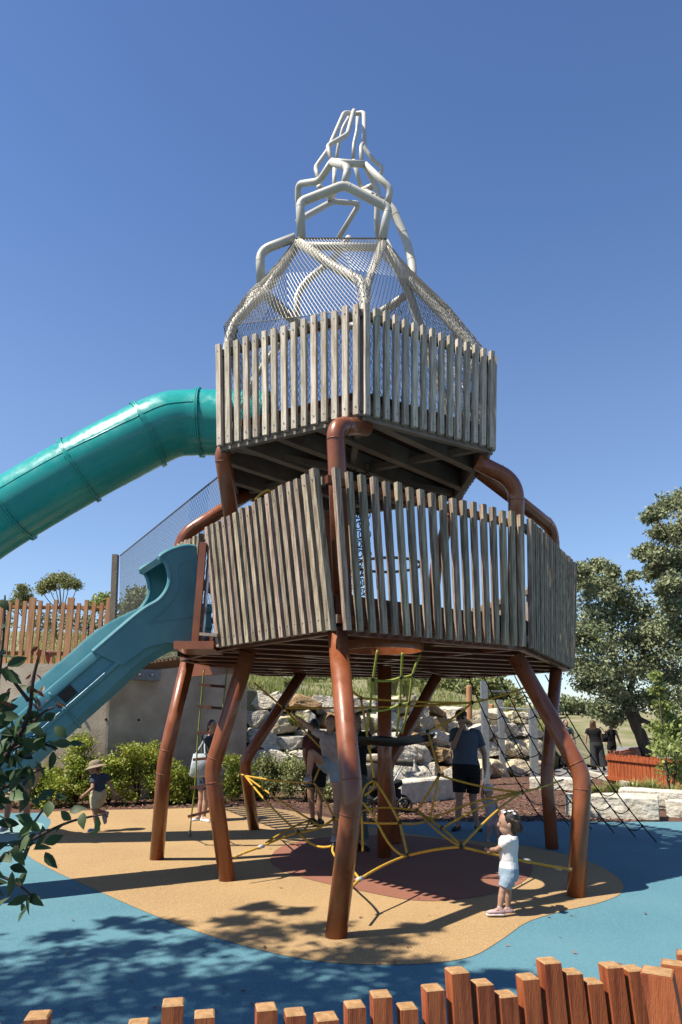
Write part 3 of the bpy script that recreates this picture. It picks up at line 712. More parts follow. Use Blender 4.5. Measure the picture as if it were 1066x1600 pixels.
for i in range(6):
    p = UC + (UP[i] - UC) * .985; p.z = zc[i]; q = UC + (UP[(i + 1) % 6] - UC) * .985; q.z = zc[(i + 1) % 6]
    lowring += [p, (p + q) / 2]
tA, tB = P(464, 371, 7.25), P(601, 374, 7.25); e = tB - tA; side = e.length; cx = (tA + tB) / 2 + Vector((0, side * .866, 0)); ang0 = math.atan2(e.y, e.x)
top6 = [cx + Vector((math.cos(ang0 + R(a)), math.sin(ang0 + R(a)), 0)) * side for a in (-60, 0, 60, 120, 180, 240)]
topring = []
for i in range(6):   # index0 must be the mid of the front edge (aligned with front corner)
    a, b = top6[(i - 1) % 6], top6[i % 6]; topring += [(a + b) / 2, b]
base = [Vector((p.x, p.y, ZU + .23)) + (Vector((UC.x, UC.y, 0)) - Vector((p.x, p.y, 0))) * .03 for p in lowring]
mb = MB(); midring = []
for i in range(12):
    p = (lowring[i] * .52 + topring[i] * .48); d = p - Vector((UC.x, UC.y, p.z)); midring.append(p + d.normalized() * (.10 if i % 2 else .05))
for i in range(12):
    j = (i + 1) % 12
    netquad(mb, [lowring[i], lowring[j], midring[j], midring[i]], cell=.040, r=.0031, k=3.0, seg=3)
    netquad(mb, [midring[i], midring[j], topring[j], topring[i]], cell=.040, r=.0031, k=3.0, seg=3)
mb.build('mesh_canopy', 'net_steel', tw)
mb = MB()
for i in range(12):
    if i in (8, 9): continue
    j = (i + 1) % 12
    netquad(mb, [base[i], base[j], lowring[j], lowring[i]], cell=.05, seg=1, r=.0022)
mb.build('mesh_wall', 'net_steel', tw)
mb = MB(); mb.tube(topring, .011, 6, closed=True); mb.tube(lowring, .004, 6, closed=True)
for i in range(0, 12, 2): mb.tube([lowring[i], midring[i], topring[i]], .003, 5)
mb.build('mesh_cable', 'net_steel', tw)
# cream spire ------------------------------------------------------------
def tb(pts, r, fl=.065, m='cream_steel', name='spire_tube'):
    p = [P(*q) for q in pts]; mb = MB(); mb.tube(fillet(p, fl, 6), r, 16)
    for i in range(1, len(p) - 1):
        if r > .04:
            for q in (p[i - 1], p[i + 1]):
                d = q - p[i]; mb.ring(p[i] + d.normalized() * min(fl, d.length * .45), d, r, .003, 16, 5)
    mb.build(name, m, tw, smooth=True)
a5, a4, a3, a2 = .050, .043, .034, .027
tb([(471, 372, 7.3), (469, 316, 7.3), (538, 289, 7.25), (607, 325, 7.3), (597, 378, 7.3)], a5)
tb([(538, 289, 7.25), (544, 262, 7.3), (519, 253, 7.45)], a4, .07)
tb([(519, 253, 7.45), (512, 228, 7.55), (543, 210, 7.6), (553, 173, 7.75), (553, 178, 8.1)], a2, .05)
tb([(519, 253, 7.45), (499, 283, 7.7), (466, 288, 7.9), (466, 318, 8.0), (472, 345, 8.2)], a4 * .9, .07)
tb([(499, 283, 7.7), (493, 262, 7.8), (513, 234, 7.85), (521, 215, 7.9), (538, 176, 8.0), (553, 178, 8.05), (569, 176, 8.0), (569, 221, 7.8), (564, 228, 7.7), (565, 254, 7.6)], a2, .05)
tb([(519, 253, 7.45), (570, 257, 7.55)], a4 * .9)
tb([(570, 257, 7.55), (611, 296, 7.55), (606, 318, 7.6)], a4 * .9, .07)
tb([(571, 302, 7.9), (612, 323, 7.8), (636, 378, 7.8), (646, 420, 7.75), (640, 460, 7.6)], a5, .12)
tb([(523, 262, 8.6), (522, 308, 8.7)], a2)
tb([(498, 290, 8.3), (520, 315, 8.6), (562, 318, 8.8), (529, 372, 9.0)], a3, .07)
tb([(520, 315, 8.6), (478, 338, 8.4), (466, 346, 8.2)], a4 * .9, .07)
tb([(552, 250, 8.4), (566, 297, 8.5)], a2)
tb([(572, 262, 8.1), (585, 285, 8.2), (591, 300, 8.2), (589, 342, 8.3), (592, 375, 8.4)], a4 * .9, .06)
tb([(566, 298, 8.5), (584, 290, 8.3)], a4 * .9)
tb([(569, 180, 8.15), (570, 232, 8.2), (581, 248, 8.2), (598, 262, 8.2), (592, 280, 8.2)], a2, .05)
tb([(546, 182, 8.35), (536, 200, 8.35), (528, 232, 8.4), (526, 252, 8.45)], a2 * .85, .05)
tb([(559, 179, 8.5), (558, 204, 8.5), (553, 225, 8.5), (552, 248, 8.5)], a2 * .85, .05)
tb([(606, 318, 7.6), (571, 302, 7.9), (558, 298, 8.2)], a4, .05)
# tubes of the cage
tb([(408, 440, 7.4), (406, 392, 7.4), (462, 371, 7.35)], a5, .13, name='cage_tube')
tb([(464, 384, 7.4), (414, 456, 7.35), (364, 506, 7.25), (355, 545, 7.2), (352, 640, 7.2)], a5, .13, name='cage_tube')
tb([(410, 450, 7.15), (427, 474, 7.2), (468, 508, 7.4), (500, 512, 7.6)], a5, .1, name='cage_tube')
tb([(464, 510, 8.5), (464, 462, 8.5), (478, 440, 8.5), (522, 404, 8.6), (545, 372, 8.8)], a4, .13, name='cage_tube')
tb([(466, 378, 7.3), (520, 416, 7.0), (566, 440, 6.7), (571, 480, 6.55), (560, 640, 6.4)], a5, .1, name='cage_tube')
tb([(598, 380, 7.3), (574, 445, 6.8), (571, 480, 6.6)], a5 * .9, .1, name='cage_tube')
tb([(601, 378, 7.3), (640, 458, 7.5), (666, 540, 7.6), (700, 640, 7.7), (704, 680, 7.8)], a5, .1, m='cream_steel', name='cage_tube')
tb([(598, 394, 7.5), (656, 454, 7.4), (736, 538, 7.2), (746, 600, 7.1)], a5, .1, name='cage_tube')
tb([(640, 458, 7.5), (600, 484, 7.9), (560, 510, 8.3), (500, 508, 8.4), (450, 520, 8.5), (398, 590, 8.6), (380, 640, 8.7)], a5 * .85, .1, name='cage_tube')
tb([(470, 384, 7.6), (596, 387, 7.6)], a5 * .9, name='cage_tube')
# chain / rope climb inside between decks
mb = MB(); rr = random.Random(4)
for k in range(5):
    for s in range(14):
        x = 545 + k * 7; y = 730 + s * 15; mb.ring(P(x + rr.uniform(-2, 2), y, 7.6 + rr.uniform(-.1, .1)), (rr.uniform(-1, 1), 1, rr.uniform(-.5, .5)), .045, .007, 10, 4)
mb.build('climbing_chain', 'green_rope', tw)
# ================================================================= TUBE SLIDE
ts = thing('tube_slide', 'glossy teal enclosed tube slide leaving the upper deck towards the left', 'tube slide', (-3.5, 8.6, 0))
ctr = [(420, 664, 9.3), (340, 661, 9.4), (300, 661, 9.4), (268, 664, 9.35), (232, 679, 9.3), (195, 698, 9.25), (125, 735, 9.2), (20, 796, 9.2), (-60, 850, 9.2), (-200, 960, 9.3), (-420, 1130, 9.6)]
cp_ = smoothpath([P(*q) for q in ctr], 10)
TR = .445
mb = MB(); mb.tube(cp_, TR, 40, cap=False); inner = len(mb.f); mb.tube(cp_, TR - .012, 40, cap=False)
mb.build('tube_shell', 'teal_plastic', ts, smooth=True)
def nearest(pt): 
    i = min(range(1, len(cp_) - 1), key=lambda k: (cp_[k] - pt).length); return cp_[i], (cp_[i + 1] - cp_[i - 1]).normalized()
for q in ((312, 661, 9.4), (232, 679, 9.3), (125, 735, 9.2), (20, 797, 9.2), (-90, 872, 9.2)):
    p, d = nearest(P(*q)); mb = MB()
    for s in (-.013, .013): 
        a = p + d * (s - .010); b = p + d * (s + .010)
        mb.tube([a, b], TR + .032, 40)
    for k in range(12):
        x = d.orthogonal().normalized(); y = d.cross(x); c = p + (x * math.cos(k * math.pi / 6) + y * math.sin(k * math.pi / 6)) * (TR + .02)
        mb.tube([c - d * .035, c + d * .035], .008, 6)
    mb.build('flange', 'teal_plastic', ts, smooth=True, auto=30)
for sgn in (-1,):
    mb = MB(); sp_ = []
    for i in range(14, len(cp_) - 5):
        d = (cp_[i + 1] - cp_[i - 1]).normalized(); s_ = d.cross(Vector((0, 0, 1))).normalized(); s_ = s_ if s_.y < 0 else -s_
        u = s_.cross(d); u = u if u.z > 0 else -u
        sp_.append(cp_[i] + (s_ * math.cos(.25) + u * math.sin(.25)) * (TR + .001))
    mb.tube(sp_, .006, 6); mb.build('seam', 'teal_plastic', ts, smooth=True)
mb = MB(); p, d = nearest(P(-60, 850, 9.2)); mb.tube([(p.x, p.y, 0), (p.x, p.y, p.z - .37)], .06, 14); mb.build('support_post', 'terracotta_steel', ts, smooth=True)
# ================================================================= OPEN SLIDE
os_ = thing('open_slide', 'blue open chute slide with a hooded top leaving the lower deck', 'slide', (-3.0, 6.5, 0))
SU = Vector((-.857, -.515, 0)); SW = Vector((-.515, .857, 0))      # travel and far-side directions
O0 = Vector((-1.64, 7.88, 0)); SC = 1.06
def SPL(x, y, w_=-.38):          # photo pixel -> (s, z) on the vertical plane of the slide's near side
    d = ray(x, y); o = O0 + SW * w_; t = (o.dot(SW)) / d.dot(SW); q = d * t; return ((q - o).dot(SU), HC + d.z * t)
rim_ = [SPL(x, y) for x, y in ((223, 955), (181, 988), (142, 1023), (77, 1078), (10, 1136), (-70, 1204), (-130, 1243), (-215, 1262), (-300, 1280))]
bed = [(-.05, 2.50), (.25, 2.49)]
for i_, (s_, z_) in enumerate(rim_):
    p_, q_ = rim_[max(i_ - 1, 0)], rim_[min(i_ + 1, len(rim_) - 1)]; th = math.atan2(p_[1] - q_[1], q_[0] - p_[0])
    bed.append((s_ - .40 * math.sin(th) * .9, z_ - .40 * math.cos(th)))
bed[2] = (bed[2][0], min(bed[2][1], 2.40))
bp = smoothpath([O0 + SU * s + Vector((0, 0, z)) for s, z in bed], 8)
prof = [(-.355, .345), (-.345, .368), (-.325, .372), (-.308, .35), (-.28, .16), (-.22, .04), (-.15, 0), (.15, 0), (.22, .04), (.28, .16), (.308, .43), (.325, .455), (.345, .45), (.355, .42), (.355, .29), (.315, .27), (.305, .06), (.27, -.08), (-.27, -.08), (-.335, .0), (-.345, .10), (-.372, .12), (-.372, .15), (-.345, .17), (-.335, .27), (-.36, .29)]
def sweep(path, prof, name, m, par, hs=None):
    mb = MB(); n = len(prof); vs = []
    for i, p in enumerate(path):
        t = (path[min(i + 1, len(path) - 1)] - path[max(i - 1, 0)]).normalized(); u = SW.cross(t); u = u if u.z > 0 else -u
        k = hs(i / len(path)) if hs else 1
        vs += [p + SW * w_ * SC + u * h * SC for w_, h in prof]
    fs = [(i * n + j, (i + 1) * n + j, (i + 1) * n + (j + 1) % n, i * n + (j + 1) % n) for i in range(len(path) - 1) for j in range(n)]
    fs += [tuple(range(n)), tuple(reversed([(len(path) - 1) * n + j for j in range(n)]))]
    mb.add(vs, fs); return mb.build(name, m, par, smooth=True, fixn=True, auto=32)
sweep(bp, prof, 'chute', 'blue_plastic', os_)
# hood: two cheeks and a roof
chk = [SPL(x, y) for x, y in ((308, 1008), (317, 860), (305, 855), (290, 854), (268, 860), (250, 871), (258, 876), (264, 889), (266, 907), (261, 923), (248, 939), (226, 952), (198, 974), (146, 1019), (190, 1040), (208, 1027), (228, 1012), (262, 1004))]
for w_ in (-.372, .372):
    rim = smoothpath([Vector((s, z, 0)) for s, z in chk[2:14]], 4); poly = [Vector((chk[0][0], chk[0][1], 0)), Vector((chk[1][0], chk[1][1], 0))] + rim + [Vector((s, z, 0)) for s, z in chk[14:]]
    mb = MB(); mb.prism([O0 + SU * q.x + SW * w_ + Vector((0, 0, q.y)) for q in poly], SW, .046)
    edge = [O0 + SU * q.x + SW * w_ + Vector((0, 0, q.y)) for q in rim]; mb.tube(edge, .03, 10)
    o = mb.build('hood_cheek', 'blue_plastic', os_, fixn=True)
emb = smoothpath([Vector((*SPL(x, y), 0)) for x, y in ((303, 885), (298, 876), (282, 880), (276, 892), (279, 915), (272, 935), (250, 960), (230, 975), (262, 970), (290, 966), (302, 955), (303, 885))], 5)
mb = MB(); mb.tube([O0 + SU * q.x + SW * (-.394) + Vector((0, 0, q.y)) for q in emb[:-1]], .007, 6, closed=True); mb.build('hood_emboss', 'blue_plastic', os_, smooth=True)
roof = smoothpath([O0 + SU * q[0] + Vector((0, 0, q[1] - .025)) for q in (chk[1], chk[2], chk[3], chk[4], chk[5])], 5)
rp_ = [(-.37, 0), (-.35, .03), (.35, .03), (.37, 0), (.35, -.03), (-.35, -.03)]
sweep(roof, rp_, 'hood_roof', 'blue_plastic', os_)
mb = MB(); # joint between the two chute sections, with its flange
pj = min(bp, key=lambda p: abs((p - O0).dot(SU) - 1.30)); i = bp.index(pj); t = (bp[i + 1] - bp[i - 1]).normalized(); u = SW.cross(t); u = u if u.z > 0 else -u
ring = [pj + SW * (w_ * 1.09) + u * (h * SC if h > 0 else h - .02) for w_, h in prof[13:]] + [pj + SW * (prof[0][0] * 1.09) + u * prof[0][1] * SC]
mb.tube(ring, .010, 6); mb.build('joint_flange', 'blue_plastic', os_, smooth=True)
mb = MB(); c = pj - t * .12 + SW * (-.366) + u * .235; mb.box(c, (.075, .008, .05), (t, SW, u)); mb.build('hand_slot', 'black_rubber', os_)
for s in (1.45, 2.9):
    q = min(bp, key=lambda p: abs((p - O0).dot(SU) - s)); mb = MB(); mb.tube([(q.x, q.y, 0), (q.x, q.y, q.z - .06)], .045, 12)
    if s > 2: mb.build('support_post', 'galv_steel', os_, smooth=True)
# ================================================================= BRIDGE NET
br = thing('net_bridge', 'bridge behind the tower walled with fine steel mesh from the bank to the lower deck', 'footbridge', (-3.0, 10.6, 2.4))
n0, n1 = P(188, 968, 14.6), P(188, 868, 14.6); n0.z = 2.8; m1 = P(352, 736, 8.6); m0 = Vector((m1.x - .05, m1.y, 2.5))
mb = MB(); netquad(mb, [n0, m0, m1, n1], cell=.085, r=.0026, seg=3, k=1.2)
sh = Vector((.7, .45, 0)); mb.tube([n1, m1], .012, 6); mb.tube([n0, m0], .012, 6)
mb.build('mesh_side', 'net_steel', br)
mb = MB(); netquad(mb, [n0 + sh, m0 + sh, m1 + sh + Vector((0, 0, -1.1)), n1 + sh + Vector((0, 0, -1))], cell=.12, r=.002, seg=3); mb.build('mesh_side', 'net_steel', br)
mb = MB(); pp = P(181, 867, 14.6); mb.bar(Vector((pp.x, pp.y, 2.7)), pp, .11, .14, up=(0, 1, 0))
for k in range(24): mb.ell((pp.x + .062, pp.y - .072, 2.95 + k * .078), .014, n=6, m=4)
mb.build('net_post', 'fascia_timber', br)
mb = MB()
for k in range(26):
    a = lerp(n0, m0, k / 26); mb.bar(a + Vector((0, 0, -.04)), a + sh + Vector((0, 0, -.04)), .14, .035)
mb.build('bridge_boards', 'deck_timber', br)
# ================================================================= ROPES
class Net:
    def __init__(s, name, label, cat, loc, m, r):
        s.t = thing(name, label, cat, loc); s.m = m; s.r = r; s.rope = MB(); s.kn = MB(); s.cl = MB()
    def seg(s, a, b, sag=.03, r=None):
        a, b = Vector(a), Vector(b); L = (b - a).length; s.rope.tube([lerp(a, b, k / 8) - Vector((0, 0, sag * L * 4 * (k / 8) * (1 - k / 8))) for k in range(9)], r or s.r, 8, cap=True)
    def curve(s, pts, r=None): s.rope.tube(smoothpath(pts, 6), r or s.r, 8)
    def knot(s, p, r=.022): 
        k = MB(); k.ell(p, (r, r, r * 1.1), n=8, m=6); k.ring(p, (1, .4, .2), r * .9, r * .35, 10, 5); k.build('rope_joint', 'black_plastic', s.t, smooth=True)
    def clamp(s, p, d): d = Vector(d).normalized(); s.cl.tube([Vector(p) - d * .035, Vector(p) + d * .035], .022, 8)
    def done(s):
        s.rope.build('rope', s.m, s.t, smooth=True)
        if s.cl.v: s.cl.build('rope_clamp', 'white_clamp', s.t, smooth=True)
yn = Net('yellow_climbing_net', 'yellow rope climbing web strung between the terracotta legs under the deck', 'climbing net', (.4, 7.8, 0), 'yellow_rope', .0122)
ND = dict(a0=(368, 1207, 10.0), a=(383, 1212, 9.7), b=(490, 1223, 8.8), c=(485, 1281, 8.6), d=(522, 1279, 8.1), e=(466, 1300, 7.9), f=(521, 1321, 7.3), g0=(366, 1339, 7.25), g=(378, 1334, 7.3), g2=(408, 1323, 7.45),
          h=(509, 1177, 8.7), i=(443, 1106, 9.0), j=(397, 1067, 10.0), k=(564, 1091, 7.7), k0=(541, 1072, 7.2), l=(585, 1219, 7.5), m=(625, 1286, 7.2), n=(637, 1337, 6.9), o=(562, 1374, 6.1), o0=(546, 1390, 5.75), l2=(566, 1243, 7.4),
          p=(738, 1098, 8.3), q=(668, 1143, 8.2), r=(686, 1211, 8.0), s=(672, 1281, 7.9), t=(652, 1266, 8.3), u=(721, 1323, 6.45), v=(691, 1294, 7.5), w=(816, 1238, 8.1), x=(884, 1357, 6.72), x0=(893, 1359, 6.7), y=(880, 1218, 8.9), z=(836, 1068, 8.2))
N3 = {k: P(*v) for k, v in ND.items()}
for e_, sg in (('a0a', 0), ('ab', .015), ('ac', .01), ('ae', .02), ('bh', 0), ('hi', 0), ('ij', 0), ('bd', -.05), ('ce', .06), ('ed', .09), ('ef', .10), ('gg2', 0), ('gg0', 0), ('g2e', -.01), ('g2c', -.02), ('ip', .01), ('kk0', 0), ('kp', .01), ('kl', -.02), ('lm', -.04),
               ('mn', -.02), ('no', -.02), ('oo0', 0), ('dm', .02), ('nu', -.02), ('ut', .02), ('uv', -.01), ('ux', .01), ('xx0', 0), ('uw', -.02), ('vw', -.03), ('ws', -.04), ('wr', .03), ('rt', .01), ('rs', .0), ('rq', -.05), ('qp', .05), ('pz', .03), ('wy', .01), ('vs', 0), ('vt', 0), ('sm', .03), ('cd', .12), ('hq', .02)):
    ks = []; st = e_
    while st:
        for L in (2, 1):
            if st[:L] in N3: ks.append(st[:L]); st = st[L:]; break
    if e_ == 'hq': continue
    yn.seg(N3[ks[0]], N3[ks[1]], sg)
yn.curve([N3['l'], P(572, 1228, 7.45), P(564, 1252, 7.4), P(566, 1290, 7.4), P(567, 1330, 7.3)])
yn.curve([N3['l'], P(583, 1232, 7.45), P(570, 1243, 7.4)])
yn.curve([P(567, 1254, 7.3), P(582, 1272, 7.2), P(606, 1315, 7.0), P(625, 1334, 6.9), N3['n']])
yn.curve([N3['t'], P(600, 1262, 8.5), P(560, 1268, 8.7)])
yn.curve([N3['f'], P(520, 1331, 7.2), P(530, 1345, 7.0), P(552, 1362, 6.4), N3['o']])
for kx in 'abcdefhiklmnpqrstuvw': yn.knot(N3[kx])
for kx, ky in (('g2', 'e'), ('o', 'n')): yn.clamp(N3[kx], N3[ky] - N3[kx])
for q in ((823, 1345, 6.8), (872, 1356, 6.74)): yn.clamp(P(*q), N3['x'] - N3['u'])
for a, b in ((N3['x'], N3['x0']), (N3['g0'], N3['g'])):
    for k in range(3): yn.cl.ring(lerp(a, b, (k + .5) / 3), (0, 1, k % 2), .014, .004, 8, 4)
yn.done()
ln = Net('lime_rope_ladder_net', 'lime green rope net hanging through the orange ring under the lower deck', 'climbing net', (.45, 7, 1.4), 'lime_rope', .0125)
c = HOLE[0]
LN = [[P(x, y, Y) for x, y, Y in row] for row in ([(590, 1016, 6.9), (583, 1062, 7.0), (578, 1110, 7.1), (573, 1148, 7.3)], [(629, 1020, 6.9), (627, 1058, 7.0), (625, 1100, 7.1), (620, 1150, 7.3)], [(657, 1022, 7.0), (645, 1054, 7.05), (639, 1098, 7.15), (628, 1146, 7.3)])]
for ropes in LN: ln.curve(ropes)
for k in (1, 2):
    ln.seg(LN[0][k], LN[1][k], .09); ln.seg(LN[1][k], LN[2][k], .06)
    for r_ in LN: ln.knot(r_[k], .02)
ln.done()
# black rubber hammock band
mb = MB(); hp = smoothpath([P(552, 1152, 7.3), P(575, 1147, 7.5), P(610, 1150, 7.7), P(640, 1148, 7.9), P(668, 1143, 8.15)], 6)
n = len(hp); vs = []
for i, p in enumerate(hp):
    wv = .16 * math.sin(math.pi * (.12 + .76 * i / (n - 1)))
    for s_ in range(7):
        a = -1 + s_ / 3; vs.append(p + Vector((.1 * a, .45 * a * wv / .16 * .5, -.07 * (1 - a * a) - .02)))
    for s_ in range(7):
        a = -1 + s_ / 3; vs.append(p + Vector((.1 * a, .45 * a * wv / .16 * .5, -.07 * (1 - a * a) - .045)))
fs = []
for i in range(n - 1):
    for s_ in range(6): fs += [(i * 14 + s_, i * 14 + s_ + 1, (i + 1) * 14 + s_ + 1, (i + 1) * 14 + s_), (i * 14 + 7 + s_, (i + 1) * 14 + 7 + s_, (i + 1) * 14 + 8 + s_, i * 14 + 8 + s_)]
    fs += [(i * 14, (i + 1) * 14, (i + 1) * 14 + 7, i * 14 + 7), (i * 14 + 6, i * 14 + 13, (i + 1) * 14 + 13, (i + 1) * 14 + 6)]
mb.add(vs, fs); single(mb, 'rubber_hammock', 'black_rubber', 'black rubber hammock slung in the ropes beside the centre pole', 'hammock', smooth=True, fixn=True, auto=50)
# scramble net on the right
sn = Net('scramble_net', 'dark green slanted rope net from the back of the deck down to the blue ground', 'climbing net', (3.0, 10.5, 0), 'green_rope', .0095)
nr = 6; tops = [G(732 + k * 24, 1057 - k * .5, 2.36) for k in range(nr)]
bots = [G(x, y) for x, y in ((850, 1286), (890, 1292), (925, 1297), (960, 1303), (993, 1309), (1026, 1317))]
grid = []
for a, b in zip(tops, bots):
    row = [lerp(a, b, k / 9) - Vector((0, 0, .18 * math.sin(math.pi * k / 9))) for k in range(10)]; row[-1].z = .01
    for p in row: p.z = max(p.z, .012)
    grid.append(row); sn.curve(row)
for i in range(nr - 1):
    for k in range(1, 9):
        sn.seg(grid[i][k], grid[i + 1][k], .22, .0075)
for row in grid:
    for p in row[1:9]: sn.knot(p, .018)
sn.done()
# rope ladder on the left
rl = Net('rope_ladder', 'hanging rope ladder with dark wooden rungs beside the woman with the tote bag', 'rope ladder', (-1.8, 9.3, 0), 'lime_rope', .010)
a = [P(x, y, Y) for x, y, Y in ((319, 1046, 9.0), (314, 1100, 9.1), (309, 1160, 9.2), (305, 1226, 9.3), (299, 1278, 9.5), (297, 1308, 9.9))]; a[-1] = G(297, 1306)
b = [P(x, y, Y) for x, y, Y in ((355, 1045, 9.0), (349, 1100, 9.1), (345, 1160, 9.2), (342, 1226, 9.3), (338, 1270, 9.5), (340, 1300, 9.9))]; b[-1] = G(342, 1300)
rl.curve(a); rl.curve(b)
for x0, y0, x1, y1, Y in ((311, 1070, 352, 1073, 9.0), (310, 1104, 349, 1107, 9.1), (307, 1145, 346, 1144, 9.15), (302, 1187, 344, 1183, 9.25), (298, 1231, 343, 1225, 9.3), (294, 1276, 344, 1263, 9.45)):
    m = MB(); m.bar(P(x0, y0, Y), P(x1, y1, Y), .045, .035); m.build('rung', 'deck_timber', rl.t)
rl.clamp(a[-1] + Vector((0, 0, .04)), (0, 0, 1)); rl.done()
# timber beam behind
bb = thing('balance_beam', 'tilted orange-brown timber log beam in front of the rock wall', 'beam', tuple(G(600, 1262)))
p0, p1 = P(545, 1183, 12.6), P(646, 1193, 12.6); mb = MB(); mb.tube([p0, p1], [.07, .06], 12); mb.build('beam', 'fascia_timber', bb, smooth=True)
for p in (lerp(p0, p1, .05), lerp(p0, p1, .55)):
    mb = MB(); mb.tube([(p.x, p.y, 0), (p.x, p.y, p.z - .06)], .05, 10); mb.build('post', 'fascia_timber', bb, smooth=True)
# pram
pr = thing('pram', 'dark pram with its hood up parked behind the centre pole', 'pram', tuple(G(600, 1268)))
q0 = G(600, 1268); q0.z = 0
def L_(x, y, z): return q0 + Vector((x, y, z))
mb = MB(); mb.loft([(L_(-.28, 0, .42), (0, .2, 0), (.02, 0, .06)), (L_(-.2, 0, .42), (0, .22, 0), (.02, 0, .14)), (L_(.15, 0, .46), (0, .22, 0), (0, 0, .13)), (L_(.33, 0, .52), (0, .2, 0), (0, 0, .05))]); mb.build('bassinet', 'cloth_black', pr, smooth=True)
mb = MB(); mb.loft([(L_(-.02, 0, .13), Vector((.26, 0, 0)), Vector((0, .18, 0))), (L_(0, 0, .2), Vector((.32, 0, 0)), Vector((0, .21, 0))), (L_(.02, 0, .40), Vector((.30, 0, 0)), Vector((0, .21, 0)))], 16); mb.build('basket', 'cloth_black', pr, smooth=True)
mb = MB(); mb.ell(L_(-.12, 0, .62), (.26, .23, .26)); mb.build('hood', 'cloth_black', pr, smooth=True)
mb = MB()
for s_ in (-.22, .22): mb.tube([L_(-.3, s_, .14), L_(.1, s_, .45), L_(.42, s_, .95)], .014, 8); mb.tube([L_(.36, s_, .14), L_(-.1, s_, .5)], .014, 8)
mb.tube([L_(.42, -.22, .95), L_(.42, .22, .95)], .02, 8); mb.build('frame', 'galv_steel', pr, smooth=True)
for x in (-.3, .36):
    for y in (-.24, .24):
        mb = MB(); mb.ring(L_(x, y, .14), (0, 1, 0), .12, .022, 20, 8); mb.ring(L_(x, y, .14), (0, 1, 0), .03, .015, 12, 6)
        for k in range(6): mb.tube([L_(x, y, .14), L_(x + .11 * math.cos(k * 1.047), y, .14 + .11 * math.sin(k * 1.047))], .005, 4)
        mb.build('wheel', 'black_rubber', pr, smooth=True)

mb = MB(); q = P(889, 902, 9.3); mb.bar(q - Vector((.10, .05, 0)), q + Vector((.10, .05, .012)), .03, .05); mb.build('edge_block', 'paling_timber', tw)
mb = MB(); mb.tube(smoothpath([P(398, 782, 7.1), P(408, 772, 7.05), P(420, 766, 7.0), P(425, 774, 7.05)], 5), .014, 8); mb.build('rope_end', 'yellow_rope', tw)
r9 = random.Random(8); mb = MB()
for k in range(170):
    if k < 110: p = G(r9.uniform(0, 1066), r9.uniform(1275, 1590))
    else: p = G(r9.uniform(560, 1066), 1284 + abs(r9.gauss(0, 6)))
    a = r9.uniform(0, 6.28); l = r9.uniform(.010, .028); d = Vector((math.cos(a), math.sin(a), 0)) * l; e = Vector((-math.sin(a), math.cos(a), .2)) * l * .45; p.z = .013
    mb.add([p - d, p + e, p + d, p - e], [(0, 1, 2, 3)])
tagset(mb.build('leaf_litter', 'mulch_chip'), 'small dry leaves and bark crumbs scattered thinly over the rubber play surface', 'leaf litter', kind='stuff')
# ================================================================= VEGETATION
def leaf_mesh(name, m, parent, clumps, nsub, nleaf, size, subr=.25, seed=1, aspect=.55, droop=0, label=None, shell=.55):
    """clumps: (centre, (rx, ry, rz)); nsub leaf clusters each, nleaf leaves each"""
    g = np.random.default_rng(seed); C = []
    for c, r in clumps:
        r = np.array(r if isinstance(r, (tuple, list)) else (r,) * 3); d = g.normal(size=(nsub, 3)); d /= np.linalg.norm(d, axis=1)[:, None]
        rad = shell + (1 - shell) * g.random((nsub, 1)) * 1.15
        sc = np.array(c) + d * rad * r
        for s_ in sc:
            k = max(3, int(nleaf * g.uniform(.5, 1.4))); C.append(s_ + g.normal(size=(k, 3)) * subr * r.mean() * np.array([1, 1, .6]))
    C = np.concatenate(C); n = len(C)
    a = g.normal(size=(n, 3)); a[:, 2] -= droop; a /= np.linalg.norm(a, axis=1)[:, None]
    b = g.normal(size=(n, 3)); b[:, 2] *= .5; b = np.cross(a, b); b /= np.linalg.norm(b, axis=1)[:, None]; nn = np.cross(a, b)
    s_ = size * g.uniform(.6, 1.3, (n, 1)); L = a * s_; Wd = b * s_ * aspect * .5
    V = np.stack([C, C + L * .5 + Wd + nn * s_ * .10, C + L, C + L * .5 - Wd + nn * s_ * .10], 1).reshape(-1, 3)
    o_ = np.array(ORI[parent.name]) if parent is not None else V.min(0) * .5 + V.max(0) * .5
    if parent is None: o_[2] = V[:, 2].min()
    me = bpy.data.meshes.new(name); V = V - o_
    me.vertices.add(4 * n); me.vertices.foreach_set('co', V.ravel())
    me.loops.add(4 * n); me.loops.foreach_set('vertex_index', np.arange(4 * n)); me.polygons.add(n)
    me.polygons.foreach_set('loop_start', np.arange(0, 4 * n, 4)); me.materials.append(M[m]); me.update(calc_edges=True)
    o = bpy.data.objects.new(name, me); S.collection.objects.link(o)
    if parent is not None: o.parent = parent
    else: o.location = Vector(o_)
    ORI[o.name] = Vector(o_)
    return o
def trunk_part(t, limbs, n=9, m='bark', name='trunk'):
    for k, (pts, rs) in enumerate(limbs):
        mb = MB(); p = smoothpath(pts, 5); L = len(p); rr = [rs[0] + (rs[1] - rs[0]) * i / (L - 1) for i in range(L)]
        for i in range(1, L - 1): p[i] = p[i] + Vector((noise.noise(p[i] * 3), noise.noise(p[i] * 3 + Vector((9, 0, 0))), 0)) * rr[i] * .5
        mb.tube(p, rr, n); q = mb.build(name if k == 0 or name == 'stem' else 'limb', m, t if k == 0 or name == 'stem' else first, smooth=True); first = q if k == 0 else first
def px_clumps(L, Y, jit=.5, seed=0):
    r0 = random.Random(seed); out = []
    for q in L:
        x, y, r = q[:3]; yy = Y + (q[3] if len(q) > 3 else r0.uniform(-jit, jit)); rr = r * yy / F; out.append((P(x, y, yy), (rr, rr * .9, rr * .85)))
    return out
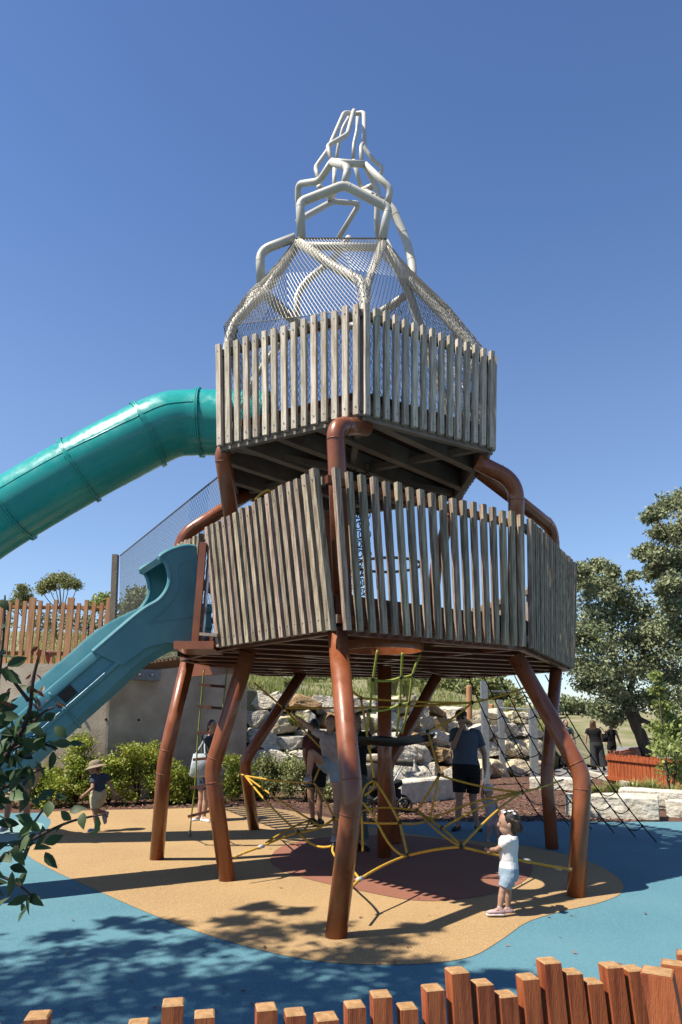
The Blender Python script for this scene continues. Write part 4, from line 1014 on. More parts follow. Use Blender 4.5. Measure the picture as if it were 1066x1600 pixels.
# big grey-green tree beside the path
t = thing('broad_tree', 'broad grey-green tree with a leaning dark trunk behind the short picket enclosure', 'tree', tuple(G(1024, 1206)))
b = G(1024, 1206); fork = P(1000, 1145, b.y)
trunk_part(t, [([b, fork, P(978, 1100, b.y), P(962, 1040, b.y), P(955, 980, b.y)], (.24, .05)), ([fork + Vector((0, 0, .3)), P(985, 1080, b.y + .3), P(1005, 1020, b.y), P(1010, 960, b.y)], (.13, .03)),
               ([P(1055, 1170, b.y - 1), P(1030, 1140, b.y - .5), P(990, 1115, b.y), P(965, 1075, b.y + .2)], (.10, .05)), ([P(975, 1095, b.y), P(930, 1060, b.y), P(908, 1020, b.y)], (.08, .02)), ([P(962, 1040, b.y), P(930, 980, b.y), P(915, 930, b.y)], (.06, .02))])
bt = [(905, 893, 16), (935, 884, 14), (918, 915, 26), (948, 920, 28), (975, 935, 26), (925, 955, 34), (960, 965, 36), (1000, 960, 24), (905, 990, 26), (940, 1005, 36), (980, 1005, 34), (1015, 1000, 34), (905, 1035, 26), (935, 1045, 28), (975, 1050, 34), (1010, 1045, 34), (1045, 1010, 34),
      (1050, 1060, 30), (918, 1068, 20), (955, 1080, 20), (940, 1105, 18), (985, 1095, 24), (1025, 1095, 24), (960, 1120, 15), (1075, 1090, 36), (990, 900, 8), (1040, 975, 26), (958, 893, 9), (1090, 1030, 50)]
leaf_mesh('crown', 'leaf_grey', t, px_clumps(bt, b.y, .9, 1), 44, 30, .125, .30, 3, shell=.25)
# taller tree at right
t = thing('tall_tree', 'taller grey-green tree whose crown is cut by the right edge of the photo', 'tree', (10.4, 20.5, 0))
trunk_part(t, [([Vector((10.4, 20.5, 0)), P(1085, 1000, 20.5), P(1075, 900, 20.5), P(1060, 800, 20.5)], (.2, .04)), ([P(1085, 960, 20.5), P(1045, 900, 20.3), P(1010, 868, 20.2)], (.06, .015)), ([P(1078, 880, 20.5), P(1040, 830, 20.5), P(1015, 800, 20.5)], (.05, .015))])
tt = [(1040, 790, 18), (1062, 782, 18), (1085, 800, 30), (1018, 806, 13), (1030, 830, 14), (1055, 835, 26), (1005, 862, 13), (1028, 868, 18), (1050, 880, 24), (1080, 880, 32), (1020, 895, 14), (1045, 910, 18), (1075, 930, 32), (1050, 945, 18), (1090, 970, 40), (1060, 985, 26), (1035, 925, 8), (1110, 850, 50), (1120, 1010, 60)]
leaf_mesh('crown', 'leaf_grey', t, px_clumps(tt, 20.5, .7, 2), 44, 30, .115, .30, 4, shell=.25)
# light green sapling
t = thing('leafy_shrub', 'upright yellow-green shrub at the right edge in front of the big tree', 'shrub', tuple(G(1048, 1250)))
b = G(1048, 1250); trunk_part(t, [([b, P(1040, 1180, b.y), P(1030, 1090, b.y)], (.04, .01)), ([b, P(1058, 1190, b.y), P(1066, 1130, b.y)], (.03, .01))], name='stem')
leaf_mesh('foliage', 'leaf_light', t, px_clumps([(1026, 1056, 7), (1028, 1078, 10), (1032, 1100, 14), (1044, 1122, 18), (1032, 1140, 17), (1058, 1145, 20), (1046, 1170, 22), (1070, 1180, 24), (1030, 1168, 12), (1060, 1205, 22), (1085, 1130, 28), (1085, 1220, 30)], b.y, .4, 5), 30, 15, .095, .3, 5, shell=.2)
# grass tufts by the kerb
def tuft(x, y, n, h, spread, label, seed, m='grass_blade', Y=None, group='grass tufts in the planting'):
    r0 = random.Random(seed); b = G(x, y) if Y is None else P(x, y, Y); mb = MB()
    for _ in range(n):
        a = r0.uniform(0, 6.283); rr = r0.random() ** .5 * spread * .35; p = b + Vector((math.cos(a) * rr, math.sin(a) * rr, 0)); hh = h * r0.uniform(.5, 1.15); o = Vector((math.cos(a), math.sin(a), 0)) * spread * r0.uniform(.2, 1)
        s_ = Vector((-math.sin(a), math.cos(a), 0)) * .008 * (1 + b.y / 30); q1 = p + o * .35 + Vector((0, 0, hh * .65)); q2 = p + o + Vector((0, 0, hh * r0.uniform(.75, 1)))
        mb.add([p - s_, p + s_, q1 + s_ * .8, q1 - s_ * .8, q2], [(0, 1, 2, 3), (3, 2, 4)])
    return single(mb, 'grass_tuft', m, label, 'grass tuft', group)
for k, (x, y, h, lab) in enumerate(((935, 1246, .45, 'lowest strappy grass tuft at the left end of the planting'), (962, 1248, .62, 'strappy green grass tuft second from the left in front of the picket enclosure'), (992, 1250, .75, 'strappy green grass tuft in the middle before the picket enclosure'), (1018, 1252, .8, 'tall strappy grass tuft left of the yellow-green shrub'), (1052, 1256, .7, 'strappy grass tuft at the foot of the yellow-green shrub'))):
    tuft(x, y, 200, h * .62, .32, lab, k)
# shrubs against the wall
def shrub(x, y, rx, h, label, seed, m='leaf_shrub', n=26, Yb=None):
    b = G(x, y); t = thing('wall_shrub', label, 'shrub', (b.x, b.y, 0), 'leafy shrubs along the foot of the concrete wall'); r0 = random.Random(seed)
    for k in range(5):
        a = r0.uniform(-1, 1); trunk_part(t, [([b, b + Vector((a * rx * .4, r0.uniform(-.1, .1), h * .5)), b + Vector((a * rx, r0.uniform(-.2, .2), h * r0.uniform(.7, .95)))], (.016, .005))], 5, 'twig', 'stem' )
    cl = []
    for k in range(17):
        u = r0.uniform(-1, 1); v = r0.random() ** .8; cl.append((b + Vector((u * rx * (1 - v * .35), r0.uniform(-.22, .3), .08 + v * (h - .20))), (.17, .17, .15)))
    leaf_mesh('foliage', m, t, cl, n, 13, .062, .42, seed, shell=.1)
for k, (x, y, rx, h, lab) in enumerate(((12, 1262, .5, 1.0, 'leafy shrub behind the bending adult'), (75, 1260, .42, .85, 'leafy shrub between the bending adult and the running child'), (118, 1259, .35, 1.18, 'tall thin shrub with a bare leader left of the running child'), (170, 1258, .4, .98, 'bright leafy shrub just right of the running child'), (215, 1256, .48, 1.08, 'fullest bright leafy shrub at the centre of the row against the wall'),
                                        (258, 1255, .3, .98, 'leafy shrub behind the leftmost tower leg'), (292, 1252, .32, .72, 'low leafy shrub behind the woman with the tote bag'), (372, 1250, .35, .95, 'leafy shrub seen between the bent front-left leg and the rear-left leg'), (430, 1248, .45, .98, 'dark shaded shrub in front of the rock wall near the concrete corner'), (478, 1252, .45, .85, 'dark shaded shrub behind the climbing children'))):
    shrub(x, y, rx * 1.1, h * (1.12, .9, 1.2, 1.0, 1.14, 1.0, .9, 1.05, 1, 1)[k], lab, 20 + k, 'leaf_shrub' if k < 8 else 'leaf_olive')
# grass on banks (stuff)
def blades(name, cr, rr_, n, h, label, seed, m='grass_blade'):
    r0 = random.Random(seed); mb = MB()
    for _ in range(n):
        p = hill_point(r0.uniform(*cr), r0.uniform(*rr_)); a = r0.uniform(0, 6.28); hh = h * r0.uniform(.4, 1.2); s_ = Vector((math.cos(a), math.sin(a), 0)) * .012
        s_ *= 1 + p.y / 25; tip = p + Vector((r0.uniform(-.5, .5) * hh, r0.uniform(-.5, .5) * hh, hh)); mb.add([p - s_ - Vector((0, 0, .03)), p + s_ - Vector((0, 0, .03)), tip], [(0, 1, 2)])
    tagset(mb.build(name, m), label, 'grass', kind='stuff')
blades('bank_grass', (4, 18), (.2, 11), 9000, .28, 'thin green grass growing on the bank behind the orange paling fence', 1)
blades('bank_grass', (18, 47), (.3, 10), 9000, .2, 'thin green grass growing on the bank above the rock wall', 2)
for k, (x, y, Y, h, lab) in enumerate(((585, 1086, 19.5, .8, 'tall reed tuft above the rocks just left of the centre pole'), (612, 1086, 19.5, .75, 'tall reed tuft above the rocks behind the centre pole'), (636, 1088, 20, .8, 'tall reed tuft above the rocks right of the centre pole'), (455, 1078, 17.5, .4, 'short grass tuft above the rocks beside the rear-left leg'), (665, 1090, 21, .5, 'short grass tuft above the rocks behind the rear-right leg'), (598, 1150, 18.0, .4, 'small grass tuft growing between the boulders beside the hammock'), (463, 1135, 15.9, .3, 'small grass tuft growing between the boulders at the climbing hand'))):
    tuft(x, y, 260, h, .35, lab, 50 + k, 'grass_blade', Y, 'tufts of grass above and among the rocks')
# background trees
def small_tree(label, base, Y, clumps, m='leaf_olive', limbs=(), size=.2, nsub=26, nl=18, seed=1, name='background_tree', group='trees far behind on the bank'):
    b = P(base[0], base[1], Y); t = thing(name, label, 'tree', tuple(b), group); c = px_clumps(clumps, Y, 1.0, seed)
    trunk_part(t, [([b - Vector((0, 0, .5)), lerp(b, c[0][0], .5), c[0][0]], (Y * .0018, Y * .0006))] + [([lerp(b, c[0][0], .35), lerp(b, q[0], .75) + Vector((0, 0, .1)), q[0]], (Y * .0008, Y * .0003)) for q in c[1:7]], 6)
    leaf_mesh('crown', m, t, c, nsub, nl, size, .5, seed, shell=.3)
small_tree('umbrella-shaped tree with a flat dome crown above the orange fence', (99, 990), 46, [(92, 905, 9), (75, 912, 9), (108, 908, 9), (66, 922, 7), (120, 916, 6), (84, 903, 8), (100, 903, 8), (118, 911, 6), (70, 915, 8), (82, 917, 7), (104, 914, 7)], size=.15, nsub=30, seed=11)
small_tree('small bushy tree at the far left above the orange fence', (35, 985), 44, [(36, 925, 9), (30, 938, 11), (44, 936, 8), (22, 944, 8), (34, 918, 5)], size=.15, seed=12, m='leaf_olive')
small_tree('low round bush right of the umbrella-shaped tree', (160, 985), 40, [(160, 938, 11), (150, 946, 8), (172, 944, 8)], size=.22, seed=13, m='leaf_light')
small_tree('grey-green tree seen through the steel mesh of the bridge', (215, 985), 34, [(212, 935, 14), (200, 950, 12), (224, 945, 14), (215, 925, 8), (236, 955, 12), (195, 965, 10)], size=.2, seed=14, m='leaf_grey')
for k, (x, y, w_) in enumerate(((8, 965, 14), (62, 962, 14), (118, 960, 16), (138, 966, 12), (180, 964, 14), (88, 966, 12), (255, 985, 16))):
    small_tree(['thin scrubby tree behind the leftmost palings', 'thin scrubby tree behind the palings left of the umbrella-shaped tree', 'thin scrubby tree behind the palings under the umbrella-shaped tree', 'low scrubby tree behind the palings right of the umbrella-shaped tree', 'low scrubby tree behind the last palings beside the mesh post', 'low scrubby tree exactly below the umbrella-shaped crown', 'low scrubby tree behind the slide hood'][k], (x, 1000), 30, [(x, y, w_), (x - 9, y + 14, w_ * .7), (x + 9, y + 12, w_ * .7)], size=.16, nsub=12, nl=8, seed=30 + k, name='scrub_tree', m='leaf_grey')
for k, (x, y, w_, Y, lab) in enumerate(((500, 1060, 13, 40, 'bushy tree on the bank just left of the front leg'), (415, 1062, 12, 38, 'bushy tree on the bank above the concrete corner'), (600, 1058, 12, 42, 'bushy tree on the bank behind the centre pole'), (700, 1068, 12, 42, 'dark bushy tree on the bank right of the rear-right leg'), (728, 1062, 14, 45, 'dark bushy tree behind the tall steel post'), (765, 1066, 14, 44, 'dark bushy tree behind the top of the slanted rope net'), (790, 1078, 10, 44, 'small bushy tree at the right end of the bank'), (560, 1058, 12, 42, 'bushy tree on the bank left of the centre pole'), (655, 1060, 11, 42, 'bushy tree on the bank behind the lime rope net'))):
    small_tree(lab, (x, y + 26), Y, [(x, y, w_), (x - 12, y + 7, w_ * .8), (x + 12, y + 7, w_ * .8), (x, y + 12, w_)], size=.3, nsub=18, seed=50 + k)
small_tree('slender young tree beside the orange posts on the bank', (803, 1165), 24, [(802, 1090, 8), (797, 1104, 9), (808, 1112, 8), (800, 1125, 9), (812, 1095, 7), (806, 1138, 7)], size=.12, nsub=18, nl=9, seed=70, m='leaf_olive')
for k, (x, y, w_, Y, lab) in enumerate(((858, 1098, 9, 70, 'hazy far tree seen just right of the rear right leg'), (880, 1096, 10, 75, 'hazy far tree on the skyline left of the walkers'), (904, 1100, 9, 75, 'hazy far tree on the skyline above the walkers'), (925, 1106, 8, 78, 'hazy far tree on the skyline under the big tree'))):
    small_tree(lab, (x, 1118), Y, [(x, y, w_), (x - 9, y + 7, w_ * .8), (x + 9, y + 7, w_ * .8)], size=.45, nsub=18, seed=80 + k, group='trees far behind on the skyline', m='leaf_grey')
# far woodland
g_ = random.Random(9); cl = []
for k in range(150):
    x = -260 + 520 * k / 150 + g_.uniform(-3, 3); Y = g_.uniform(150, 200)
    h = g_.uniform(3.5, 6.5); cl.append(((x, Y, h * .55), (g_.uniform(3, 5), 3, h * .55)))
tagset(leaf_mesh('far_woodland', 'leaf_olive', None, cl, 26, 8, .95, .3, 77), 'distant line of woodland along the horizon', 'woodland', kind='stuff')
# ------------------------------------------------------ near foreground tree (left edge)
def leaf_shape(mb, p, d, n, L, Wd, curl=.2):
    d = d.normalized(); s_ = d.cross(n).normalized(); n = s_.cross(d); pts = []
    prof_ = [(0, .02), (.15, .55), (.4, 1), (.65, .85), (.85, .42), (1, .02)]
    vs = []
    for t_, w_ in prof_:
        c = p + d * L * t_ - n * curl * L * t_ * t_; vs += [c - s_ * w_ * Wd / 2 + n * w_ * Wd * .13, c, c + s_ * w_ * Wd / 2 + n * w_ * Wd * .13]
    fs = []
    for i in range(5): fs += [(3 * i, 3 * i + 1, 3 * i + 4, 3 * i + 3), (3 * i + 1, 3 * i + 2, 3 * i + 5, 3 * i + 4)]
    mb.add(vs, fs)
nt_ = thing('foreground_tree', 'dark broad-leaved young tree reaching in from the left edge with reddish new shoots', 'tree', (-2.3, 2.3, 0))
YN = 2.35
br_ = [[P(-330, 1500, 2.3), P(-120, 1330, 2.35), P(-20, 1220, YN), P(40, 1130, YN), P(52, 1060, YN), P(64, 1015, YN)], [P(-60, 1250, 2.35), P(-10, 1100, YN), P(5, 1000, YN), P(8, 930, YN)],
       [P(-120, 1400, 2.3), P(-10, 1350, YN), P(20, 1333, YN), P(50, 1290, YN), P(78, 1250, YN)], [P(0, 1342, YN), P(50, 1312, YN), P(110, 1284, YN), P(165, 1272, YN)], [P(-60, 1350, YN), P(-10, 1365, YN), P(25, 1380, YN), P(50, 1400, YN)],
       [P(20, 1170, YN), P(55, 1160, YN), P(90, 1170, YN)], [P(10, 1180, YN), P(60, 1120, YN), P(85, 1105, YN)], [P(45, 1095, YN), P(22, 1065, YN), P(8, 1045, YN)], [P(-40, 1260, YN), P(0, 1235, YN), P(35, 1215, YN), P(70, 1200, YN)]]
for k, b in enumerate(br_):
    mb = MB(); p = smoothpath(b, 6); mb.tube(p, [(.011 if k == 0 else .006) * (1 - .75 * i / len(p)) + .0012 for i in range(len(p))], 7); mb.build('branch', 'twig', nt_, smooth=True)
mb = MB(); tp = smoothpath([Vector((-2.3, 2.3, 0)), Vector((-2.25, 2.32, .6)), P(-330, 1500, 2.3)], 6); mb.tube(tp, [.035 - .0015 * i for i in range(len(tp))], 10)
mb.tube(smoothpath([Vector((-2.25, 2.32, .6)), Vector((-2.1, 2.3, 1.3)), P(-120, 1330, 2.35)], 5), .013, 8); mb.build('trunk', 'bark', nt_, smooth=True)
r1 = random.Random(12); lf_, lr_ = MB(), MB()
def leafclust(x0, y0, x1, y1, n, L, mb, wr=.5):
    for _ in range(n):
        x, y = r1.uniform(x0, x1), r1.uniform(y0, y1); p = P(x, y, YN + r1.uniform(-.10, .10)); d = Vector((r1.uniform(-1, 1), r1.uniform(-.7, .7), r1.uniform(-1, .7))); n_ = Vector((r1.uniform(-1, 1), r1.uniform(-1, .2), r1.uniform(.0, 1)))
        leaf_shape(mb, p, d, n_, L * r1.uniform(.7, 1.2), L * wr * r1.uniform(.8, 1.1), r1.uniform(0, .5))
for q in ((-40, 935, 12, 1000, 9, .065), (-20, 1010, 22, 1065, 12, .07), (-30, 1100, 55, 1215, 60, .072), (30, 1120, 88, 1180, 22, .066), (-40, 1200, 40, 1250, 26, .07), (50, 1225, 90, 1262, 5, .06), (-40, 1280, 60, 1330, 16, .07), (-30, 1330, 20, 1385, 14, .07), (20, 1285, 75, 1345, 7, .07), (90, 1262, 118, 1290, 4, .06), (128, 1264, 160, 1280, 3, .06), (15, 1372, 62, 1402, 6, .06), (40, 1395, 58, 1422, 3, .05), (-20, 1420, 2, 1450, 2, .07), (-60, 1060, -10, 1300, 20, .07), (20, 1075, 50, 1110, 4, .05), (80, 1160, 110, 1185, 4, .06)):
    leafclust(*q[:4], max(2, int(q[4] * .95)), q[5], lf_, .56)
for q in ((52, 1005, 74, 1035, 8, .04), (42, 1040, 60, 1062, 4, .035), (8, 1040, 24, 1056, 3, .04), (60, 1095, 90, 1112, 7, .035), (52, 1098, 70, 1125, 3, .04), (44, 1078, 66, 1092, 4, .04), (76, 1022, 88, 1035, 3, .035), (0, 1080, 12, 1096, 2, .04)):
    leafclust(*q[:6], lr_, .34)
lf_.build('foliage', 'leaf_near', nt_, smooth=True); lr_.build('red_shoots', 'leaf_red', nt_, smooth=True)
# ------------------------------------------------------ shade tree standing behind-left of the camera
sh = thing('shade_tree', 'tall tree left of the camera that dapples the foreground with shade', 'tree', (-5.6, .6, 0))
trunk_part(sh, [([Vector((-5.6, .6, 0)), Vector((-5.5, .8, 2)), Vector((-5.0, 1.4, 4)), Vector((-4.4, 2.0, 6.2))], (.2, .05)), ([Vector((-5.5, .8, 2.4)), Vector((-4.8, 1.9, 4.2)), Vector((-4.4, 3.0, 5.6))], (.09, .02)), ([Vector((-5.2, 1.2, 3.4)), Vector((-4.0, 2.2, 5.2)), Vector((-3.0, 2.6, 6.0))], (.09, .02))])
tg = [(330, 1590, .36), (90, 1590, .4), (210, 1545, .3), (450, 1545, .28), (540, 1590, .3), (620, 1588, .3), (700, 1590, .25), (60, 1520, .42), (-40, 1500, .5), (20, 1580, .4), (130, 1490, .3), (150, 1560, .38), (240, 1520, .36), (260, 1580, .36), (330, 1540, .38), (320, 1478, .30), (245, 1446, .2), (410, 1462, .26), (415, 1520, .34), (400, 1590, .3), (505, 1500, .3), (500, 1560, .32), (590, 1530, .3), (575, 1590, .3), (665, 1555, .3), (650, 1515, .24), (745, 1530, .2), (600, 1470, .15), (660, 1452, .10), (405, 1418, .09), (460, 1425, .08), (370, 1440, .14), (505, 1450, .16), (560, 1492, .2), (720, 1570, .22), (785, 1530, .14), (180, 1440, .10), (90, 1462, .12), (-120, 1560, .5), (200, 1480, .2)]
cl = []
for k, (x, y, r) in enumerate(tg):
    g = G(x, y); z = 6.6 + 1.4 * ((k * 37) % 10) / 10; c = g - Vector((SUN_H.x, SUN_H.y, 0)) * z / math.tan(SUN_EL); cl.append((Vector((c.x, c.y, z)), (r, r, r * .7)))
leaf_mesh('crown', 'leaf_tree', sh, cl, 19, 13, .12, .34, 91, shell=.2)
# ================================================================= PEOPLE
def remesh(mb, voxel, name, m, parent, smooth=4, extra=None):
    o = Vector(ORI[parent.name]); me = mb.mesh('tmp', m, o, True); ob = bpy.data.objects.new('tmp', me); S.collection.objects.link(ob)
    r = ob.modifiers.new('r', 'REMESH'); r.mode = 'VOXEL'; r.voxel_size = voxel; r.use_smooth_shade = True
    s_ = ob.modifiers.new('s', 'SMOOTH'); s_.iterations = smooth; s_.factor = .5
    dg = bpy.context.evaluated_depsgraph_get(); dg.update(); m2 = bpy.data.meshes.new_from_object(ob.evaluated_get(dg)); m2.name = name
    bpy.data.objects.remove(ob); bpy.data.meshes.remove(me)
    m2.materials.clear(); m2.materials.append(M[m]); m2.polygons.foreach_set('use_smooth', [True] * len(m2.polygons))
    q = bpy.data.objects.new(name, m2); S.collection.objects.link(q); q.parent = parent; ORI[q.name] = o; return q
def person(name_label, base, Y0, J, s, fac, top, bottom, shoes, skin='skin_light', hair=None, hs=1.0, vox=.007, sleeve=.55, leglen=.45, headk=1.0, wide=1.0, skirt=False, tanktop=False, bare_top=False, grip=(.5, .5), hidden=()):
    """J: joint -> (px, py, dy). s: size factor against a 1.75 m adult; fac: facing direction"""
    Y0 = base[1] if base[2] == 0 else Y0
    t = thing('person', name_label, 'person', base); K = {k: P(v[0], v[1], Y0 + (v[2] if len(v) > 2 else 0)) for k, v in J.items()}
    f = Vector((fac[0], fac[1], 0)).normalized(); hd, nk, pl = K['head'], K['neck'], K['pel']; sL, sR = K['sL'], K['sR']
    sd = (sR - sL).normalized(); up = (nk - pl).normalized(); dp = up.cross(sd).normalized()
    if dp.dot(f) < 0: dp = -dp
    r_sd = f.cross(Vector((0, 0, 1)))
    hw = (sR - sL).length / 2; ww = wide * s
    hsz = s * hs
    def torso(g, bot=0., topv=1.0, kk=1.0):
        sh = (sL + sR) / 2; S_ = []
        for v, wd, d in ((-.06, .12, .085), (.04, .155, .10), (.16, .155, .105), (.32, .135, .095), (.5, .14, .10), (.7, .16, .11), (.86, .165, .105), (.95, .13, .085), (1.02, .06, .055)):
            if v < bot or v > topv: continue
            c = pl + (nk - pl) * v + dp * (.012 * s if .4 < v < .9 else 0)
            S_.append((c, sd * (wd * ww + g) * (hw / (.19 * s) if v > .8 else 1) * kk, dp * (d * ww + g)))
        return S_
    b = MB(); b.loft(torso(0), 18)
    b.cap(nk - up * .03 * s, hd - Vector((0, 0, .05 * hsz)) - f * .01 * hsz, .055 * s, .05 * hsz)
    H = Vector((0, 0, 1)); tilt = (hd - nk).normalized(); tilt = (tilt * .5 + H * .5).normalized(); fx = (f - tilt * f.dot(tilt)).normalized(); sx = fx.cross(tilt)
    ax = (sx, fx, tilt)
    b.ell(hd + tilt * .015 * hsz, (.076 * hsz, .094 * hsz, .10 * hsz), ax, n=20, m=14)
    b.ell(hd + fx * .022 * hsz - tilt * .055 * hsz, (.056 * hsz, .066 * hsz, .062 * hsz), ax, n=16, m=10)
    b.ell(hd + fx * .094 * hsz - tilt * .018 * hsz, (.012 * hsz, .018 * hsz, .024 * hsz), ax)        # nose
    b.ell(hd + fx * .080 * hsz - tilt * .060 * hsz, (.022 * hsz, .012 * hsz, .010 * hsz), ax)        # lips
    for e in (-1, 1): b.ell(hd + sx * .077 * hsz * e - tilt * .012 * hsz, (.010 * hsz, .018 * hsz, .028 * hsz), ax)
    def hand(w_, d, k, curl):
        d = d.normalized(); n_ = d.cross(f if abs(d.dot(f)) < .9 else H).normalized(); s2 = d.cross(n_).normalized(); a = s * .92
        b.ell(w_ + d * .045 * a, (.038 * a, .017 * a, .050 * a), (s2, n_, d))
        for i in range(4):
            o = w_ + d * .082 * a + s2 * (.027 - .018 * i) * a; L = (.062, .072, .066, .052)[i] * a; m1 = o + (d + n_ * curl * .5).normalized() * L * .5; m2 = m1 + (d * (1 - curl) + n_ * curl * 1.2).normalized() * L * .5
            b.cap(o - d * .02 * a, m1, .0095 * a, .0085 * a, 8); b.cap(m1, m2, .0085 * a, .007 * a, 8)
        o = w_ + d * .025 * a + s2 * .034 * a; m1 = o + (d * .7 + s2 * .6 + n_ * curl * .4).normalized() * .035 * a; b.cap(o, m1, .012 * a, .010 * a, 8); b.cap(m1, m1 + (d + n_ * curl).normalized() * .028 * a, .010 * a, .008 * a, 8)
    for q, k in (('L', 0), ('R', 1)):
        if 'e' + q in K:
            sh, el, wr = K['s' + q], K['e' + q], K['w' + q]
            b.cap(sh, el, .050 * s, .040 * s, 12); b.cap(el, wr, .040 * s, .027 * s, 12); hand(wr, wr - el, k, grip[k])
        hp = K['h' + q] if 'h' + q in K else pl + sd * (-.085 if q == 'L' else .085) * s * wide
        kn, an = K['k' + q], K['a' + q]; K['h' + q] = hp
        b.cap(hp, kn, .088 * s * (1 + (wide - 1) * .5), .056 * s, 14); b.cap(lerp(kn, an, .02), lerp(kn, an, .3), .052 * s, .056 * s, 12); b.cap(lerp(kn, an, .3), an, .056 * s, .034 * s, 12)
        ft = K.get('t' + q) or an + f * .16 * s - Vector((0, 0, .05 * s)); b.cap(an, lerp(an, ft, .5), .034 * s, .034 * s)
    body_ = remesh(b, vox, 'body', skin, t)
    # ------- face
    if fac[1] < .6:
        for e in (-1, 1):
            m = MB(); m.ell(hd + fx * .083 * hsz + sx * .031 * hsz * e + tilt * .008 * hsz, (.011 * hsz, .007 * hsz, .006 * hsz), ax, n=8, m=6); m.build('eye', 'hair_dark', body_, smooth=True)
    # ------- top
    c = MB(); g = .014 * s
    c.loft(torso(g, -.01 if top[1] == 'long' else .06, .955, 1.0), 20)
    for q in 'LR':
        if 'e' + q in K and not tanktop:
            sh, el, wr = K['s' + q], K['e' + q], K['w' + q]; e1 = lerp(sh, el, min(1, sleeve / .6)); c.cap(lerp(sh, nk, .35), sh, .060 * s, .062 * s, 14); c.tube([sh, lerp(sh, e1, .5), e1], [.064 * s, .064 * s, .066 * s], 14)
            if sleeve > .6: c.cap(el, lerp(el, wr, .9), .05 * s, .038 * s, 12)
        elif 'e' + q in K: c.cap(lerp(K['s' + q], nk, .5), lerp(K['s' + q], nk, .35) - up * .05 * s, .03 * s, .05 * s)
    remesh(c, vox * 1.1, top[2] if len(top) > 2 else 'shirt', top[0], t, 3)
    # ------- bottoms
    c = MB()
    pl2 = pl + up * .05 * s
    c.loft([(pl - up * .10 * s, sd * .13 * ww, dp * .10 * ww), (pl - up * .02 * s, sd * .172 * ww, dp * .122 * ww), (pl + up * .08 * s, sd * .168 * ww, dp * .118 * ww), (pl + up * .14 * s, sd * .152 * ww, dp * .108 * ww)], 20)
    if skirt:
        c.loft([(pl - up * .05 * s, sd * .17 * ww, dp * .12 * ww), (pl - Vector((0, 0, .26 * s)), sd * .19 * ww, dp * .15 * ww)], 20)
    else:
        for q in 'LR':
            hp, kn, an = K['h' + q], K['k' + q], K['a' + q]
            if leglen <= 1: c.tube([hp, lerp(hp, kn, leglen * .5), lerp(hp, kn, leglen)], [.098 * s * wide ** .5, .098 * s * wide ** .5, .088 * s * wide ** .5 if leglen > .6 else .095 * s], 16)
            else: c.tube([hp, kn, lerp(kn, an, leglen - 1)], [.10 * s * wide ** .5, .095 * s * wide, .115 * s * wide], 16)
    remesh(c, vox * 1.1, bottom[1], bottom[0], t, 3)
    # ------- shoes
    for q in 'LR':
        an = K['a' + q]; ft = K.get('t' + q) or an + f * .15 * s - Vector((0, 0, .045 * s)); d = (ft - an); d.z = 0 if abs(d.z) < .1 * s else d.z; d = d.normalized(); sd2 = d.cross(H).normalized(); u2 = sd2.cross(d)
        c = MB(); k = s * (1.12 if s < .8 else 1); hgt = .042 * k; a0 = an - u2 * .035 * k
        c.ell(a0 - d * .03 * k, (.036 * k, .05 * k, hgt), (sd2, d, u2)); c.ell(a0 + d * .07 * k - u2 * .004, (.041 * k, .10 * k, .036 * k), (sd2, d, u2)); c.ell(a0 + d * .13 * k - u2 * .01 * k, (.038 * k, .055 * k, .026 * k), (sd2, d, u2)); c.cap(a0 - d * .02 * k, an + u2 * .02 * k, .04 * k, .036 * k)
        z = min(v[2] for v in c.v)
        shoe_ = remesh(c, vox, 'shoe', shoes, t, 2)
        c = MB(); c.loft([(a0 - d * .075 * k - u2 * .036 * k, sd2 * .02 * k, u2 * .010 * k), (a0 - d * .04 * k - u2 * .036 * k, sd2 * .038 * k, u2 * .012 * k), (a0 + d * .09 * k - u2 * .036 * k, sd2 * .044 * k, u2 * .012 * k), (a0 + d * .17 * k - u2 * .036 * k, sd2 * .034 * k, u2 * .012 * k), (a0 + d * .187 * k - u2 * .034 * k, sd2 * .012 * k, u2 * .008 * k)], 12)
        c.build('sole', 'cloth_white' if shoes != 'black_rubber' else 'black_rubber', shoe_, smooth=True)
    # ------- hair
    if hair:
        hm, style = hair; c = MB()
        c.ell(hd + tilt * .026 * hsz - fx * .018 * hsz, (.084 * hsz, .094 * hsz, .102 * hsz), ax, n=20, m=14)
        if style != 'short':
            c.ell(hd - fx * .045 * hsz - tilt * .02 * hsz, (.078 * hsz, .062 * hsz, .085 * hsz), ax)
        if style == 'long':
            for e in (-1, -.5, 0, .5, 1):
                c.cap(hd - fx * .05 * hsz + sx * .055 * e * hsz, hd - fx * .075 * hsz + sx * .085 * e * hsz - tilt * (.25 - .03 * abs(e)) * hsz, .045 * hsz, .026 * hsz)
        if style == 'pony':
            c.cap(hd - fx * .10 * hsz + tilt * .04 * hsz, hd - fx * .13 * hsz - tilt * .16 * hsz, .035 * hsz, .02 * hsz)
        if style == 'tails':
            r0 = random.Random(3)
            for e in (-1, 1):
                for _ in range(9):
                    a = hd - fx * .03 * hsz + sx * .075 * e * hsz + tilt * .035 * hsz; dd = Vector((r0.uniform(-1, 1), r0.uniform(-1, 1), r0.uniform(-1.2, -.1))) * .4 + sx * e * .5 - fx * .6
                    c.cap(a, a + dd.normalized() * .07 * hsz, .02 * hsz, .016 * hsz, 8); c.cap(a + dd.normalized() * .07 * hsz, a + dd.normalized() * .10 * hsz - tilt * .05 * hsz, .016 * hsz, .006 * hsz, 8)
        remesh(c, vox * .9, 'hair', hm, t, 2)
    return t, K, dict(f=f, fx=fx, sx=sx, tilt=tilt, hd=hd, hsz=hsz, ax=ax, sd=sd, dp=dp, up=up, s=s)
